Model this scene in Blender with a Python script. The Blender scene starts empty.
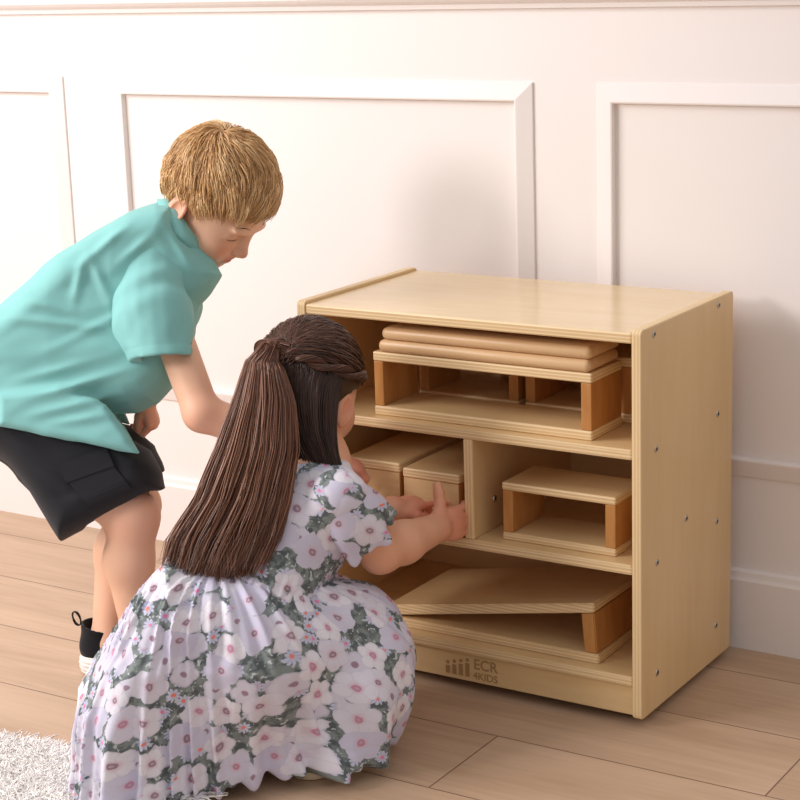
import bpy, bmesh, math, random
import numpy as np
from mathutils import Vector, Matrix, Euler

S = bpy.context.scene
COL = S.collection
random.seed(7)
RNG = np.random.default_rng(7)

# ------------------------------------------------------------------ camera
FPX, PITCH, ROLL, YAW = 1847.05, 0.24008, -0.03324, 0.57065
CAM = np.array([1.18609, -2.54036, 1.24377])
def cam_basis():
    cy, sy = math.cos(YAW), math.sin(YAW)
    r = np.array([cy, sy, 0.]); f = np.array([-sy, cy, 0.]); u = np.array([0, 0, 1.])
    cp, sp = math.cos(PITCH), math.sin(PITCH)
    f2 = f * cp - u * sp; u2 = u * cp + f * sp
    cr, sr = math.cos(ROLL), math.sin(ROLL)
    return r * cr + u2 * sr, -r * sr + u2 * cr, f2
CR, CU, CF = cam_basis()
FH = np.array([-math.sin(YAW), math.cos(YAW), 0.])      # horizontal forward
RH = np.array([math.cos(YAW), math.sin(YAW), 0.])       # horizontal right
UZ = np.array([0, 0, 1.])
def at(px, py, d):
    """a point in the room measured off the photograph at a known distance"""
    return CAM + d * (CF + CR * (px - 400) / FPX + CU * (400 - py) / FPX)
cam = bpy.data.cameras.new('camera'); cam.sensor_width = 36; cam.lens = FPX * 36 / 800
co = bpy.data.objects.new('camera', cam); COL.objects.link(co)
M = Matrix(((CR[0], CU[0], -CF[0], CAM[0]), (CR[1], CU[1], -CF[1], CAM[1]), (CR[2], CU[2], -CF[2], CAM[2]), (0, 0, 0, 1)))
co.matrix_world = M
S.camera = co

# ------------------------------------------------------------------ scene tools
def tag(o, label=None, cat=None, group=None, kind=None):
    if label: o['label'] = label
    if cat: o['category'] = cat
    if group: o['group'] = group
    if kind: o['kind'] = kind
    return o
def thing(name, label, cat, loc=(0, 0, 0), group=None):
    o = bpy.data.objects.new(name, None); COL.objects.link(o)
    o.location = loc; o.empty_display_size = .05
    return tag(o, label, cat, group)
def link(name, me, mats, parent=None, local=False):
    """link a mesh; its vertices are given in room coordinates unless local"""
    o = bpy.data.objects.new(name, me); COL.objects.link(o)
    for m in (mats if isinstance(mats, (list, tuple)) else [mats]): me.materials.append(m)
    if parent is not None:
        if not local:
            L = parent.location; p = parent.parent
            T = Vector(L)
            while p is not None: T += Vector(p.location); p = p.parent
            me.transform(Matrix.Translation(-T))
        o.parent = parent
    return o
def from_bm(name, bm, mats, parent=None, smooth=False, local=False):
    me = bpy.data.meshes.new(name); bm.to_mesh(me); bm.free()
    if smooth: me.polygons.foreach_set('use_smooth', [True] * len(me.polygons))
    return link(name, me, mats, parent, local)
def np_mesh(name, V, Fs, smooth=True):
    """V (n,3), Fs list of int arrays (m,3) or (m,4)"""
    me = bpy.data.meshes.new(name)
    V = np.asarray(V, np.float32)
    me.vertices.add(len(V)); me.vertices.foreach_set('co', V.ravel())
    idx = np.concatenate([f.ravel() for f in Fs]).astype(np.int32)
    tot = np.concatenate([np.full(len(f), f.shape[1], np.int32) for f in Fs])
    st = np.concatenate([[0], np.cumsum(tot)[:-1]]).astype(np.int32)
    me.loops.add(len(idx)); me.loops.foreach_set('vertex_index', idx)
    me.polygons.add(len(tot)); me.polygons.foreach_set('loop_start', st)
    try: me.polygons.foreach_set('loop_total', tot)
    except Exception: pass
    me.update(calc_edges=True)
    if smooth: me.polygons.foreach_set('use_smooth', np.ones(len(tot), bool))
    return me
def vattr(me, name, vals):
    a = me.attributes.new(name, 'FLOAT', 'POINT'); a.data.foreach_set('value', np.asarray(vals, np.float32))
def add_box(bm, lo, hi, bev=0., seg=2, axes=None, mat=0):
    """a bevelled box between two corners; axes rotates it: 3x3 matrix about its centre"""
    lo = Vector(lo); hi = Vector(hi); c = (lo + hi) / 2; s = hi - lo
    r = bmesh.ops.create_cube(bm, size=1.0)
    vs = r['verts']
    for v in vs: v.co = Vector((v.co.x * s.x, v.co.y * s.y, v.co.z * s.z))
    fs = set(f for v in vs for f in v.link_faces)
    if bev > 0:
        es = list(set(e for v in vs for e in v.link_edges))
        rr = bmesh.ops.bevel(bm, geom=es, offset=bev, segments=seg, profile=.5, affect='EDGES')
        vs = list(set(v for f in rr['faces'] for v in f.verts) | set(v for v in vs if v.is_valid))
        fs = set(f for v in vs for f in v.link_faces)
    if axes is not None:
        for v in vs: v.co = axes @ v.co
    for v in vs: v.co += c
    for f in fs: f.material_index = mat
    return vs, fs
def board(name, lo, hi, mats, parent, bev=.0015, thick=None, axes=None, seg=2):
    """a plywood board: faces across the thickness axis get the veneer, narrow ones the edge material"""
    bm = bmesh.new(); vs, fs = add_box(bm, lo, hi, bev, seg, axes)
    bm.normal_update()
    if thick is not None:
        t = Vector([0, 0, 0]); t[thick] = 1
        if axes is not None: t = axes @ t
        for f in bm.faces: f.material_index = 0 if abs(f.normal.dot(t)) > .8 else 1
    return from_bm(name, bm, mats, parent)

# ------------------------------------------------------------------ node materials
def mat(name):
    m = bpy.data.materials.new(name); m.use_nodes = True
    nt = m.node_tree; b = nt.nodes['Principled BSDF']
    return m, nt, b
def N(nt, t, **kw):
    n = nt.nodes.new(t)
    for k, v in kw.items():
        if k == 'op': n.operation = v
        else: setattr(n, k, v)
    return n
def lk(nt, a, b): nt.links.new(a, b)
def mth(nt, op, a, b=None, c=None, clamp=False):
    n = nt.nodes.new('ShaderNodeMath'); n.operation = op; n.use_clamp = clamp
    for i, x in enumerate((a, b, c)):
        if x is None: continue
        if isinstance(x, (int, float)): n.inputs[i].default_value = x
        else: nt.links.new(x, n.inputs[i])
    return n.outputs[0]
def mix(nt, fac, a, b, blend='MIX'):
    n = nt.nodes.new('ShaderNodeMix'); n.data_type = 'RGBA'; n.blend_type = blend
    for sock, x in ((n.inputs[0], fac), (n.inputs[6], a), (n.inputs[7], b)):
        if isinstance(x, (int, float)): sock.default_value = x
        elif isinstance(x, tuple): sock.default_value = x if len(x) == 4 else (*x, 1)
        else: nt.links.new(x, sock)
    return n.outputs[2]
def smooth_step(nt, x, lo, hi):
    n = nt.nodes.new('ShaderNodeMapRange'); n.interpolation_type = 'SMOOTHSTEP'
    nt.links.new(x, n.inputs[0]) if not isinstance(x, float) else None
    n.inputs[1].default_value = lo; n.inputs[2].default_value = hi
    return n.outputs[0]
def s2l(*c):
    """0-255 screen colour to linear"""
    return tuple((x / 255 / 12.92) if x / 255 <= .04045 else ((x / 255 + .055) / 1.055) ** 2.4 for x in c)
def noise(nt, vec, scale, detail=3, rough=.5, dim='3D'):
    n = nt.nodes.new('ShaderNodeTexNoise'); n.noise_dimensions = dim
    n.inputs['Scale'].default_value = scale; n.inputs['Detail'].default_value = detail; n.inputs['Roughness'].default_value = rough
    if vec is not None: nt.links.new(vec, n.inputs['Vector'])
    return n
def mapping(nt, vec, scale=(1, 1, 1), loc=(0, 0, 0), rot=(0, 0, 0)):
    n = nt.nodes.new('ShaderNodeMapping'); nt.links.new(vec, n.inputs[0])
    n.inputs['Location'].default_value = loc; n.inputs['Rotation'].default_value = rot; n.inputs['Scale'].default_value = scale
    return n.outputs[0]
def bump(nt, b, height, strength=.2, dist=.001):
    n = nt.nodes.new('ShaderNodeBump'); n.inputs['Strength'].default_value = strength; n.inputs['Distance'].default_value = dist
    nt.links.new(height, n.inputs['Height']); nt.links.new(n.outputs[0], b.inputs['Normal'])
def plain(name, c, rough=.5, spec=.5, metal=0):
    m, nt, b = mat(name); b.inputs['Base Color'].default_value = (*c, 1); b.inputs['Roughness'].default_value = rough
    b.inputs['Specular IOR Level'].default_value = spec; b.inputs['Metallic'].default_value = metal
    return m
def wood(name, c1, c2, grain=(2, 40, 40), rough=.35, spec=.4, streak=.5, coat=0., ring=0):
    m, nt, b = mat(name); tc = N(nt, 'ShaderNodeTexCoord'); v = tc.outputs['Object']
    oi = N(nt, 'ShaderNodeObjectInfo')
    sh = N(nt, 'ShaderNodeVectorMath', op='ADD'); lk(nt, v, sh.inputs[0]); 
    rv = N(nt, 'ShaderNodeCombineXYZ'); 
    for i in range(3): lk(nt, mth(nt, 'MULTIPLY', oi.outputs['Random'], 3.7 + i), rv.inputs[i])
    lk(nt, rv.outputs[0], sh.inputs[1])
    n1 = noise(nt, mapping(nt, sh.outputs[0], grain), 1.0, 4, .6)
    n2 = noise(nt, mapping(nt, sh.outputs[0], tuple(g * 4 for g in grain)), 1.0, 3, .6)
    n3 = noise(nt, sh.outputs[0], 2.3, 2)
    f = mth(nt, 'ADD', mth(nt, 'MULTIPLY', n1.outputs[0], .75), mth(nt, 'MULTIPLY', n2.outputs[0], .25))
    f = smooth_step(nt, f, .5 - streak * .4, .5 + streak * .4)
    c = mix(nt, f, c1, c2)
    c = mix(nt, mth(nt, 'MULTIPLY', n3.outputs[0], .35), c, tuple(x * .82 for x in c1))
    lk(nt, c, b.inputs['Base Color'])
    b.inputs['Roughness'].default_value = rough; b.inputs['Specular IOR Level'].default_value = spec
    b.inputs['Coat Weight'].default_value = coat; b.inputs['Coat Roughness'].default_value = .25
    bump(nt, b, n2.outputs[0], .06, .0006)
    return m
def ply_edge(name, axis, light, dark, layers=.0028):
    """edge of plywood: thin layers across the thickness"""
    m, nt, b = mat(name); tc = N(nt, 'ShaderNodeTexCoord')
    sx = N(nt, 'ShaderNodeSeparateXYZ'); lk(nt, tc.outputs['Object'], sx.inputs[0])
    t = mth(nt, 'FRACT', mth(nt, 'MULTIPLY', sx.outputs[axis], 1 / (2 * layers)))
    s = mth(nt, 'ABSOLUTE', mth(nt, 'SUBTRACT', t, .5))
    f = smooth_step(nt, s, .12, .3)
    sc = [30, 30, 30]; sc[axis] = 600
    nn = noise(nt, mapping(nt, tc.outputs['Object'], tuple(sc)), 1, 2)
    f2 = mth(nt, 'ADD', mth(nt, 'MULTIPLY', f, .6), mth(nt, 'MULTIPLY', nn.outputs[0], .35))
    lk(nt, mix(nt, f2, light, dark), b.inputs['Base Color']); b.inputs['Roughness'].default_value = .45
    return m

BIRCH1, BIRCH2 = s2l(231, 199, 150), s2l(213, 176, 122)
M_birch_x = wood('birch_veneer_across', BIRCH1, BIRCH2, (3, 26, 26), .3, .45, .9)
M_birch_z = wood('birch_veneer_upright', BIRCH1, BIRCH2, (14, 14, 2), .32, .45, 1.3)
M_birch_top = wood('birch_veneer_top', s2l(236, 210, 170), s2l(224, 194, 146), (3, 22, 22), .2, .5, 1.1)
M_edge_z = ply_edge('plywood_edge_flat', 2, s2l(240, 216, 174), s2l(212, 174, 122))
M_edge_x = ply_edge('plywood_edge_upright', 0, s2l(240, 216, 174), s2l(216, 180, 128))
M_oak_end = wood('warm_end_board', s2l(206, 150, 88), s2l(170, 108, 54), (18, 18, 4), .4, .35, .8)
M_block_end = wood('pale_end_board', s2l(234, 204, 158), s2l(214, 172, 118), (3, 30, 30), .4, .35, .8)
M_round = wood('maple_board', s2l(226, 190, 146), s2l(206, 164, 116), (3, 40, 40), .35, .4, .8)
M_steel = plain('screw_steel', s2l(190, 180, 165), .3, .5, .9)
M_dark = plain('plastic_and_socket_shade', s2l(30, 28, 27), .5)
M_burn = plain('burnt_brown_print', s2l(168, 132, 88), .6)

# ------------------------------------------------------------------ the room
WY, WYAW = .42229, -.01111      # wall distance and turn
def wall_pt(x, z, out=0.):
    """x along the wall, z up, out of the wall towards the room"""
    c, s = math.cos(WYAW), math.sin(WYAW)
    return Vector((x * c - (WY - out) * s, x * s + (WY - out) * c, z))
WR = Matrix.Rotation(WYAW, 4, 'Z')
m, nt, b = mat('white_wall_paint')
tc = N(nt, 'ShaderNodeTexCoord'); n1 = noise(nt, tc.outputs['Object'], 3.0, 3)
lk(nt, mix(nt, n1.outputs[0], s2l(238, 230, 227), s2l(241, 234, 231)), b.inputs['Base Color'])
b.inputs['Roughness'].default_value = .45; b.inputs['Specular IOR Level'].default_value = .3
M_wall = m
def wall_box(name, x0, x1, z0, z1, o0, o1, bev=.002, kind='structure'):
    bm = bmesh.new(); add_box(bm, (x0, WY - o1, z0), (x1, WY - o0, z1), bev)
    o = from_bm(name, bm, M_wall); o.data.transform(WR); tag(o, kind=kind); return o
bm = bmesh.new(); add_box(bm, (-4.2, WY, 0), (2.6, WY + .12, 2.7))
w = from_bm('wall_back', bm, M_wall); w.data.transform(WR); tag(w, kind='structure')
# baseboard with an eased top
def profile_strip(name, prof, x0, x1):
    """profile (out, z) swept along the wall"""
    bm = bmesh.new()
    A = [bm.verts.new((x0, WY - o, z)) for o, z in prof]; B = [bm.verts.new((x1, WY - o, z)) for o, z in prof]
    n = len(prof)
    for i in range(n): bm.faces.new((A[i], A[(i + 1) % n], B[(i + 1) % n], B[i]))
    bm.faces.new(A[::-1]); bm.faces.new(B); bmesh.ops.recalc_face_normals(bm, faces=bm.faces)
    o = from_bm(name, bm, M_wall); o.data.transform(WR); return tag(o, kind='structure')
profile_strip('baseboard_back', [(0, 0), (.016, 0), (.016, .128), (.012, .134), (.010, .143), (.004, .146), (0, .146)], -4.2, 2.6)
profile_strip('trim_1', [(0, 1.130), (.010, 1.132), (.012, 1.140), (.022, 1.146), (.028, 1.152), (.028, 1.166), (.012, 1.172), (0, 1.174)], -4.2, 2.6)
def panel_frame(name, x0, x1, z0, z1):
    """a picture-frame moulding: one mitred loop with a stepped profile"""
    prof = [(0, 0), (0, .0035), (.001, .0045), (.028, .0128), (.031, .0134), (.0335, .0125), (.0345, .010), (.0348, 0)]
    bm = bmesh.new(); loops = []
    for i, o in prof:
        loops.append([bm.verts.new((x, WY - o, z)) for x, z in ((x0 + i, z0 + i), (x1 - i, z0 + i), (x1 - i, z1 - i), (x0 + i, z1 - i))])
    for a, c in zip(loops, loops[1:]):
        for k in range(4): bm.faces.new((a[k], a[(k + 1) % 4], c[(k + 1) % 4], c[k]))
    bmesh.ops.recalc_face_normals(bm, faces=bm.faces)
    o = from_bm(name, bm, M_wall); o.data.transform(WR); return tag(o, kind='structure')
panel_frame('trim_2', -2.52, -1.555, .318, 1.001)
panel_frame('trim_3', -1.419, -.416, .318, 1.001)
panel_frame('trim_4', -.287, .712, .318, 1.001)
panel_frame('trim_5', .85, 1.84, .318, 1.001)

# floor: oak-look planks, 21 cm wide, running along the wall
m, nt, b = mat('plank_floor'); M_floor = m
tc = N(nt, 'ShaderNodeTexCoord'); sx = N(nt, 'ShaderNodeSeparateXYZ'); lk(nt, tc.outputs['Object'], sx.inputs[0])
PW = .2145
u = mth(nt, 'DIVIDE', mth(nt, 'ADD', sx.outputs[1], .131), PW)
row = mth(nt, 'FLOOR', u); fu = mth(nt, 'FRACT', u)
xx = mth(nt, 'DIVIDE', mth(nt, 'SUBTRACT', sx.outputs[0], mth(nt, 'ADD', mth(nt, 'MULTIPLY', row, .456), .262)), 1.22)
colr = mth(nt, 'FLOOR', xx); fx = mth(nt, 'FRACT', xx)
ey = mth(nt, 'MULTIPLY', mth(nt, 'MINIMUM', fu, mth(nt, 'SUBTRACT', 1., fu)), PW)
ex = mth(nt, 'MULTIPLY', mth(nt, 'MINIMUM', fx, mth(nt, 'SUBTRACT', 1., fx)), 1.22)
gap = smooth_step(nt, mth(nt, 'MINIMUM', ey, ex), .0004, .0019)
cv = N(nt, 'ShaderNodeCombineXYZ'); lk(nt, row, cv.inputs[0]); lk(nt, colr, cv.inputs[1])
wn = N(nt, 'ShaderNodeTexWhiteNoise'); wn.noise_dimensions = '3D'; lk(nt, cv.outputs[0], wn.inputs['Vector'])
off = N(nt, 'ShaderNodeVectorMath', op='SCALE'); lk(nt, wn.outputs['Color'], off.inputs[0]); off.inputs['Scale'].default_value = 7.
pv = N(nt, 'ShaderNodeVectorMath', op='ADD'); lk(nt, tc.outputs['Object'], pv.inputs[0]); lk(nt, off.outputs[0], pv.inputs[1])
g1 = noise(nt, mapping(nt, pv.outputs[0], (1.6, 11, 1)), 1., 5, .6); g1.inputs['Distortion'].default_value = .6
g2 = noise(nt, mapping(nt, pv.outputs[0], (5, 95, 1)), 1., 3, .6)
g3 = noise(nt, mapping(nt, pv.outputs[0], (7, 16, 1)), 1., 2, .5)
knot = smooth_step(nt, g3.outputs[0], .72, .8)
f = smooth_step(nt, mth(nt, 'ADD', mth(nt, 'MULTIPLY', g1.outputs[0], .7), mth(nt, 'MULTIPLY', g2.outputs[0], .3)), .3, .7)
c = mix(nt, f, s2l(180, 149, 122), s2l(206, 176, 148))
c = mix(nt, mth(nt, 'MULTIPLY', wn.outputs['Value'], .35), c, s2l(178, 146, 120))
c = mix(nt, mth(nt, 'MULTIPLY', knot, .5), c, s2l(120, 88, 66))
c = mix(nt, gap, s2l(112, 84, 66), c)
lk(nt, c, b.inputs['Base Color'])
b.inputs['Roughness'].default_value = .42; b.inputs['Specular IOR Level'].default_value = .4
hh = mth(nt, 'ADD', mth(nt, 'MULTIPLY', gap, 1.), mth(nt, 'MULTIPLY', g2.outputs[0], .12)); bump(nt, b, hh, .35, .0012)
bm = bmesh.new(); add_box(bm, (-4.2, -4.2, -.03), (2.6, WY + .1, 0))
tag(from_bm('floor', bm, M_floor), kind='structure')

# ------------------------------------------------------------------ light: soft key and added broad fill from the left, bright room
def area(name, loc, target, size, power, col=(1, 1, 1), sy=None):
    l = bpy.data.lights.new(name, 'AREA'); l.size = size; l.energy = power; l.color = col
    if sy: l.shape = 'RECTANGLE'; l.size_y = sy
    o = bpy.data.objects.new(name, l); COL.objects.link(o); o.location = loc
    o.rotation_euler = (Vector(target) - Vector(loc)).to_track_quat('-Z', 'Y').to_euler(); return o
area('key_lamp', (-1.85, -2.05, 1.5), (-.7, .1, .6), .55, 26, (1, .94, .915))
area('soft_fill_light', (-2.6, -1.5, 2.25), (-.7, .1, .4), 1.2, 57, (1, .945, .935))  # broad soft fill added from the left, its source unseen
wd = bpy.data.worlds.new('room_light'); S.world = wd; wd.use_nodes = True
wn_ = wd.node_tree; bg = wn_.nodes['Background']
wtc = N(wn_, 'ShaderNodeTexCoord'); wsx = N(wn_, 'ShaderNodeSeparateXYZ'); lk(wn_, wtc.outputs['Generated'], wsx.inputs[0])
wr = N(wn_, 'ShaderNodeMapRange'); lk(wn_, wsx.outputs[2], wr.inputs[0]); wr.inputs[1].default_value = -.5; wr.inputs[2].default_value = .9; wr.inputs[3].default_value = .22; wr.inputs[4].default_value = .72
bg.inputs[0].default_value = (1., .985, .985, 1); lk(wn_, wr.outputs[0], bg.inputs[1])
S.view_settings.view_transform = 'Standard'; S.view_settings.look = 'None'; S.view_settings.exposure = .06; S.view_settings.gamma = 1
S.view_settings.use_curve_mapping = False
S.cycles.diffuse_bounces = 8

# ------------------------------------------------------------------ the shelf unit
CW, CD, CH, CT = .650, .3685, .660, .0175
cab = thing('storage_shelf', 'birch plywood toy shelf with three tiers, standing against the white panelled wall', 'shelf', (-CW / 2, CD / 2, 0))
def side_board(x0):
    bm = bmesh.new(); add_box(bm, (x0, 0, .015), (x0 + CT, CD, CH), 0)
    # round the upright corners
    es = [e for e in bm.edges if abs(e.verts[0].co.x - e.verts[1].co.x) > .01]
    bmesh.ops.bevel(bm, geom=es, offset=.008, segments=4, profile=.5, affect='EDGES')
    es = [e for e in bm.edges if abs(e.verts[0].co.x - e.verts[1].co.x) < 1e-5 and any(abs(f.normal.x) > .9 for f in e.link_faces) and any(abs(f.normal.x) < .1 for f in e.link_faces)]
    bmesh.ops.bevel(bm, geom=es, offset=.0025, segments=2, profile=.5, affect='EDGES')
    bm.normal_update()
    for f in bm.faces: f.material_index = 0 if abs(f.normal.x) > .8 else 1
    return from_bm('side_panel', bm, [M_birch_z, M_edge_x], cab)
side_l = side_board(-CW); side_r = side_board(-CT)
X0, X1 = -CW + CT, -CT
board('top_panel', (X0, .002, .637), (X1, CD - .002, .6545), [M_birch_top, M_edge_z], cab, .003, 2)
board('shelf_board', (X0, .002, .450), (X1, CD - .012, .4675), [M_birch_x, M_edge_z], cab, .003, 2)
board('shelf_board', (X0, .002, .2595), (X1, CD - .012, .277), [M_birch_x, M_edge_z], cab, .003, 2)
board('shelf_board', (X0, .002, .069), (X1, CD - .012, .0865), [M_birch_x, M_edge_z], cab, .003, 2)
board('divider', (-.3255, .003, .277), (-.308, CD - .012, .450), [M_birch_z, M_edge_x], cab, .002, 0)
board('back_panel', (X0, CD - .012, .05), (X1, CD - .004, .637), [M_birch_x, M_edge_x], cab, .0008, 1)
rail = board('base_rail', (X0, .008, .018), (X1, .024, .069), [M_birch_x, M_edge_z], cab, .0015, 1)
for fx_ in (-.615, -.035):
    for fy in (.05, .32):
        bm = bmesh.new(); bmesh.ops.create_cone(bm, cap_ends=True, segments=20, radius1=.011, radius2=.012, depth=.016, matrix=Matrix.Translation((fx_ + .026 * (1 if fx_ < -.3 else -1), fy, .008)))
        vs, fs = add_box(bm, (fx_ - (.018 if fx_ < -.3 else -.0), fy - .012, .0155), (fx_ + (.03 if fx_ < -.3 else .018) - (0 if fx_ < -.3 else .0), fy + .012, .019))
        if fx_ > -.3:
            bm.free(); bm = bmesh.new()
            bmesh.ops.create_cone(bm, cap_ends=True, segments=20, radius1=.011, radius2=.012, depth=.016, matrix=Matrix.Translation((-.03, fy, .0085)))
            add_box(bm, (-.045, fy - .012, .015), (-.0175, fy + .012, .019))
        else:
            bm.free(); bm = bmesh.new()
            bmesh.ops.create_cone(bm, cap_ends=True, segments=20, radius1=.011, radius2=.012, depth=.016, matrix=Matrix.Translation((-.62, fy, .0085)))
            add_box(bm, (-.6325, fy - .012, .015), (-.605, fy + .012, .019))
        from_bm('glide_foot', bm, M_dark, cab)
def screw(loc, axis, parent):
    bm = bmesh.new()
    R = Vector(axis).to_track_quat('Z', 'Y').to_matrix().to_4x4()
    bmesh.ops.create_cone(bm, cap_ends=True, segments=20, radius1=.0062, radius2=.005, depth=.0020, matrix=Matrix.Translation(Vector(loc) + Vector(axis) * .0006) @ R)
    r = bmesh.ops.create_cone(bm, cap_ends=True, segments=6, radius1=.0030, radius2=.0030, depth=.0006, matrix=Matrix.Translation(Vector(loc) + Vector(axis) * .0015) @ R)  # dark hex disc on the head stands in for shade inside the socket
    for v in r['verts']:
        for f in v.link_faces: f.material_index = 1
    return from_bm('screw', bm, [M_steel, M_dark], parent)
for z, yf in ((.6462, .046), (.4585, .054), (.268, .058), (.078, .059)):
    screw((0, yf, z), (1, 0, 0), side_r); screw((0, .303, z), (1, 0, 0), side_r)
screw((0, .173, .31), (1, 0, 0), side_r).scale = (1, 1, 1)
screw((-.308, .075, .330), (1, 0, 0), cab)
# burnt-in maker's mark on the base rail
def text_mesh(name, body, x, z, size, parent, m, y=.0077):
    cu = bpy.data.curves.new(name, 'FONT'); cu.body = body; cu.size = size; cu.extrude = .0002; cu.offset = size * .012
    o = bpy.data.objects.new(name, cu); COL.objects.link(o)
    dg = bpy.context.evaluated_depsgraph_get(); me = bpy.data.meshes.new_from_object(o.evaluated_get(dg))
    bpy.data.objects.remove(o)
    me.transform(Matrix.Translation((x, y, z)) @ Matrix.Rotation(math.pi / 2, 4, 'X'))
    me.materials.clear()
    return link(name, me, m, parent)
text_mesh('lettering', 'ECR', -.3185, .0430, .0262, rail, M_burn)
text_mesh('lettering', '4KIDS', -.3195, .0245, .0185, rail, M_burn)
bm = bmesh.new()
for i in range(4):
    x = -.3735 + i * .0130; hgt = .021 + .0035 * i
    add_box(bm, (x, .0072, .0262), (x + .0080, .0082, .0262 + hgt - .007), .0)
    bmesh.ops.create_cone(bm, cap_ends=True, segments=16, radius1=.0034, radius2=.0034, depth=.001, matrix=Matrix.Translation((x + .0043, .0077, .0262 + hgt - .001)) @ Matrix.Rotation(math.pi / 2, 4, 'X'))
from_bm('emblem', bm, M_burn, rail)

# ------------------------------------------------------------------ wooden hollow blocks
def hollow_block(label, x0, x1, y0, y1, z0, z1, tb=.0165, te=.0195, group='wooden hollow blocks on the shelf', rot=0., overhang=0.):
    cx, cy = (x0 + x1) / 2, (y0 + y1) / 2
    t = thing('hollow_block', label, 'block', (cx, cy, z0), group)
    hx, hy, h = (x1 - x0) / 2, (y1 - y0) / 2, z1 - z0
    def bd(name, lo, hi, ms, bev, thick):
        bm = bmesh.new(); add_box(bm, lo, hi, bev, 3); bm.normal_update()
        for f in bm.faces: f.material_index = 0 if abs(f.normal[thick]) > .8 else 1
        return from_bm(name, bm, ms, t, local=True)
    bd('base_board', (-hx, -hy, 0), (hx, hy, tb), [M_birch_x, M_edge_z], .003, 2)
    bd('top_board', (-hx, -hy, h - tb), (hx, hy, h), [M_birch_x, M_edge_z], .003, 2)
    for s in (-1, 1):
        a, c_ = sorted((s * (hx - .001), s * (hx - te)))
        bd('end_board', (a, -hy + .001, tb), (c_, hy - .001, h - tb), [M_oak_end, M_oak_end], .0015, 0)
    t.rotation_euler = (0, 0, rot)
    return t
hollow_block('long open hollow block under two rounded boards on the top tier', -.511, -.097, .022, .134, .4675, .5785)
def roof_board(label, x0, x1, y0, y1, z0, z1):
    bm = bmesh.new(); add_box(bm, (x0, y0, z0), (x1, y1, z1), (z1 - z0) * .46, 5)
    c = Vector(((x0 + x1) / 2, (y0 + y1) / 2, z0))
    for v in bm.verts: v.co -= c
    o = from_bm('rounded_board', bm, M_round, smooth=True); o.location = c
    return tag(o, label, 'board', 'rounded wooden boards on the top tier')
roof_board('rounded wooden board lying directly on the long hollow block, under another board', -.499, -.099, .018, .130, .5787, .6002)
roof_board('topmost rounded wooden board of the stack, just under the shelf top', -.492, -.097, .019, .131, .6004, .6215)
hollow_block('half-length hollow block with an open front beside the divider on the middle tier', -.267, -.058, .027, .140, .277, .377, .0135, .0195)
# blocks seen through the front ones
hollow_block('short hollow block standing behind the left half of the long block, top tier', -.500, -.300, .150, .262, .4675, .5785)
hollow_block('short hollow block standing behind the right half of the long block, top tier', -.288, -.088, .150, .262, .4675, .5785)
# two closed blocks, end on, in the left middle compartment
def closed_block(label, x0, x1, y0, y1, z0, z1):
    t = thing('closed_block', label, 'block', ((x0 + x1) / 2, (y0 + y1) / 2, z0), 'closed wooden blocks in the left compartment')
    hx, hy, h = (x1 - x0) / 2, (y1 - y0) / 2, z1 - z0
    def bd(name, lo, hi, ms, bev, thick):
        bm = bmesh.new(); add_box(bm, lo, hi, bev, 3); bm.normal_update()
        for f in bm.faces: f.material_index = 0 if abs(f.normal[thick]) > .8 else 1
        return from_bm(name, bm, ms, t, local=True)
    bd('base_board', (-hx, -hy, 0), (hx, hy, .0165), [M_birch_x, M_edge_z], .003, 2)
    bd('top_board', (-hx, -hy, h - .0165), (hx, hy, h), [M_birch_x, M_edge_z], .003, 2)
    bd('front_board', (-hx + .001, -hy + .001, .0165), (hx - .001, -hy + .021, h - .0165), [M_block_end, M_oak_end], .0015, 1)
    bd('back_board', (-hx + .001, hy - .021, .0165), (hx - .001, hy - .001, h - .0165), [M_block_end, M_oak_end], .0015, 1)
    return t
closed_block('closed wooden block standing end on, next to the divider, in the left compartment', -.4535, -.342, .014, .236, .277, .382)
closed_block('closed wooden block standing end on by the shelf side, in the left compartment', -.569, -.459, .014, .236, .277, .388)
# the ramp block on the bottom tier
rb = thing('ramp_block', 'wooden ramp block with a sloping top board on the bottom tier', 'block', (-.297, .135, .0865), 'wooden hollow blocks on the shelf')
hx, hy = .207, .1085
def rbd(name, prof, ms, y0=-hy, y1=hy):
    bm = bmesh.new()
    A = [bm.verts.new((x, y0, z)) for x, z in prof]; B = [bm.verts.new((x, y1, z)) for x, z in prof]; n = len(prof)
    for i in range(n): bm.faces.new((A[i], A[(i + 1) % n], B[(i + 1) % n], B[i]))
    bm.faces.new(A[::-1]); bm.faces.new(B); bmesh.ops.recalc_face_normals(bm, faces=bm.faces)
    bmesh.ops.bevel(bm, geom=bm.edges[:], offset=.002, segments=2, affect='EDGES'); bm.normal_update()
    for f in bm.faces: f.material_index = 1 if abs(f.normal.y) > .5 or abs(f.normal.x) > .8 else 0
    return from_bm(name, bm, ms, rb, local=True)
rbd('base_board', [(-hx, 0), (hx, 0), (hx, .0165), (-hx, .0165)], [M_birch_x, M_edge_z])
rbd('sloping_board', [(-.2075, .0167), (-.2005, .0167), (.199, .0885), (.199, .105), (-.2075, .0345)], [M_birch_x, M_edge_z])
rbd('end_board', [(.180, .0165), (.203, .0165), (.198, .0883), (.174, .0840)], [M_oak_end, M_oak_end], -hy + .002, hy - .002)

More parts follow.
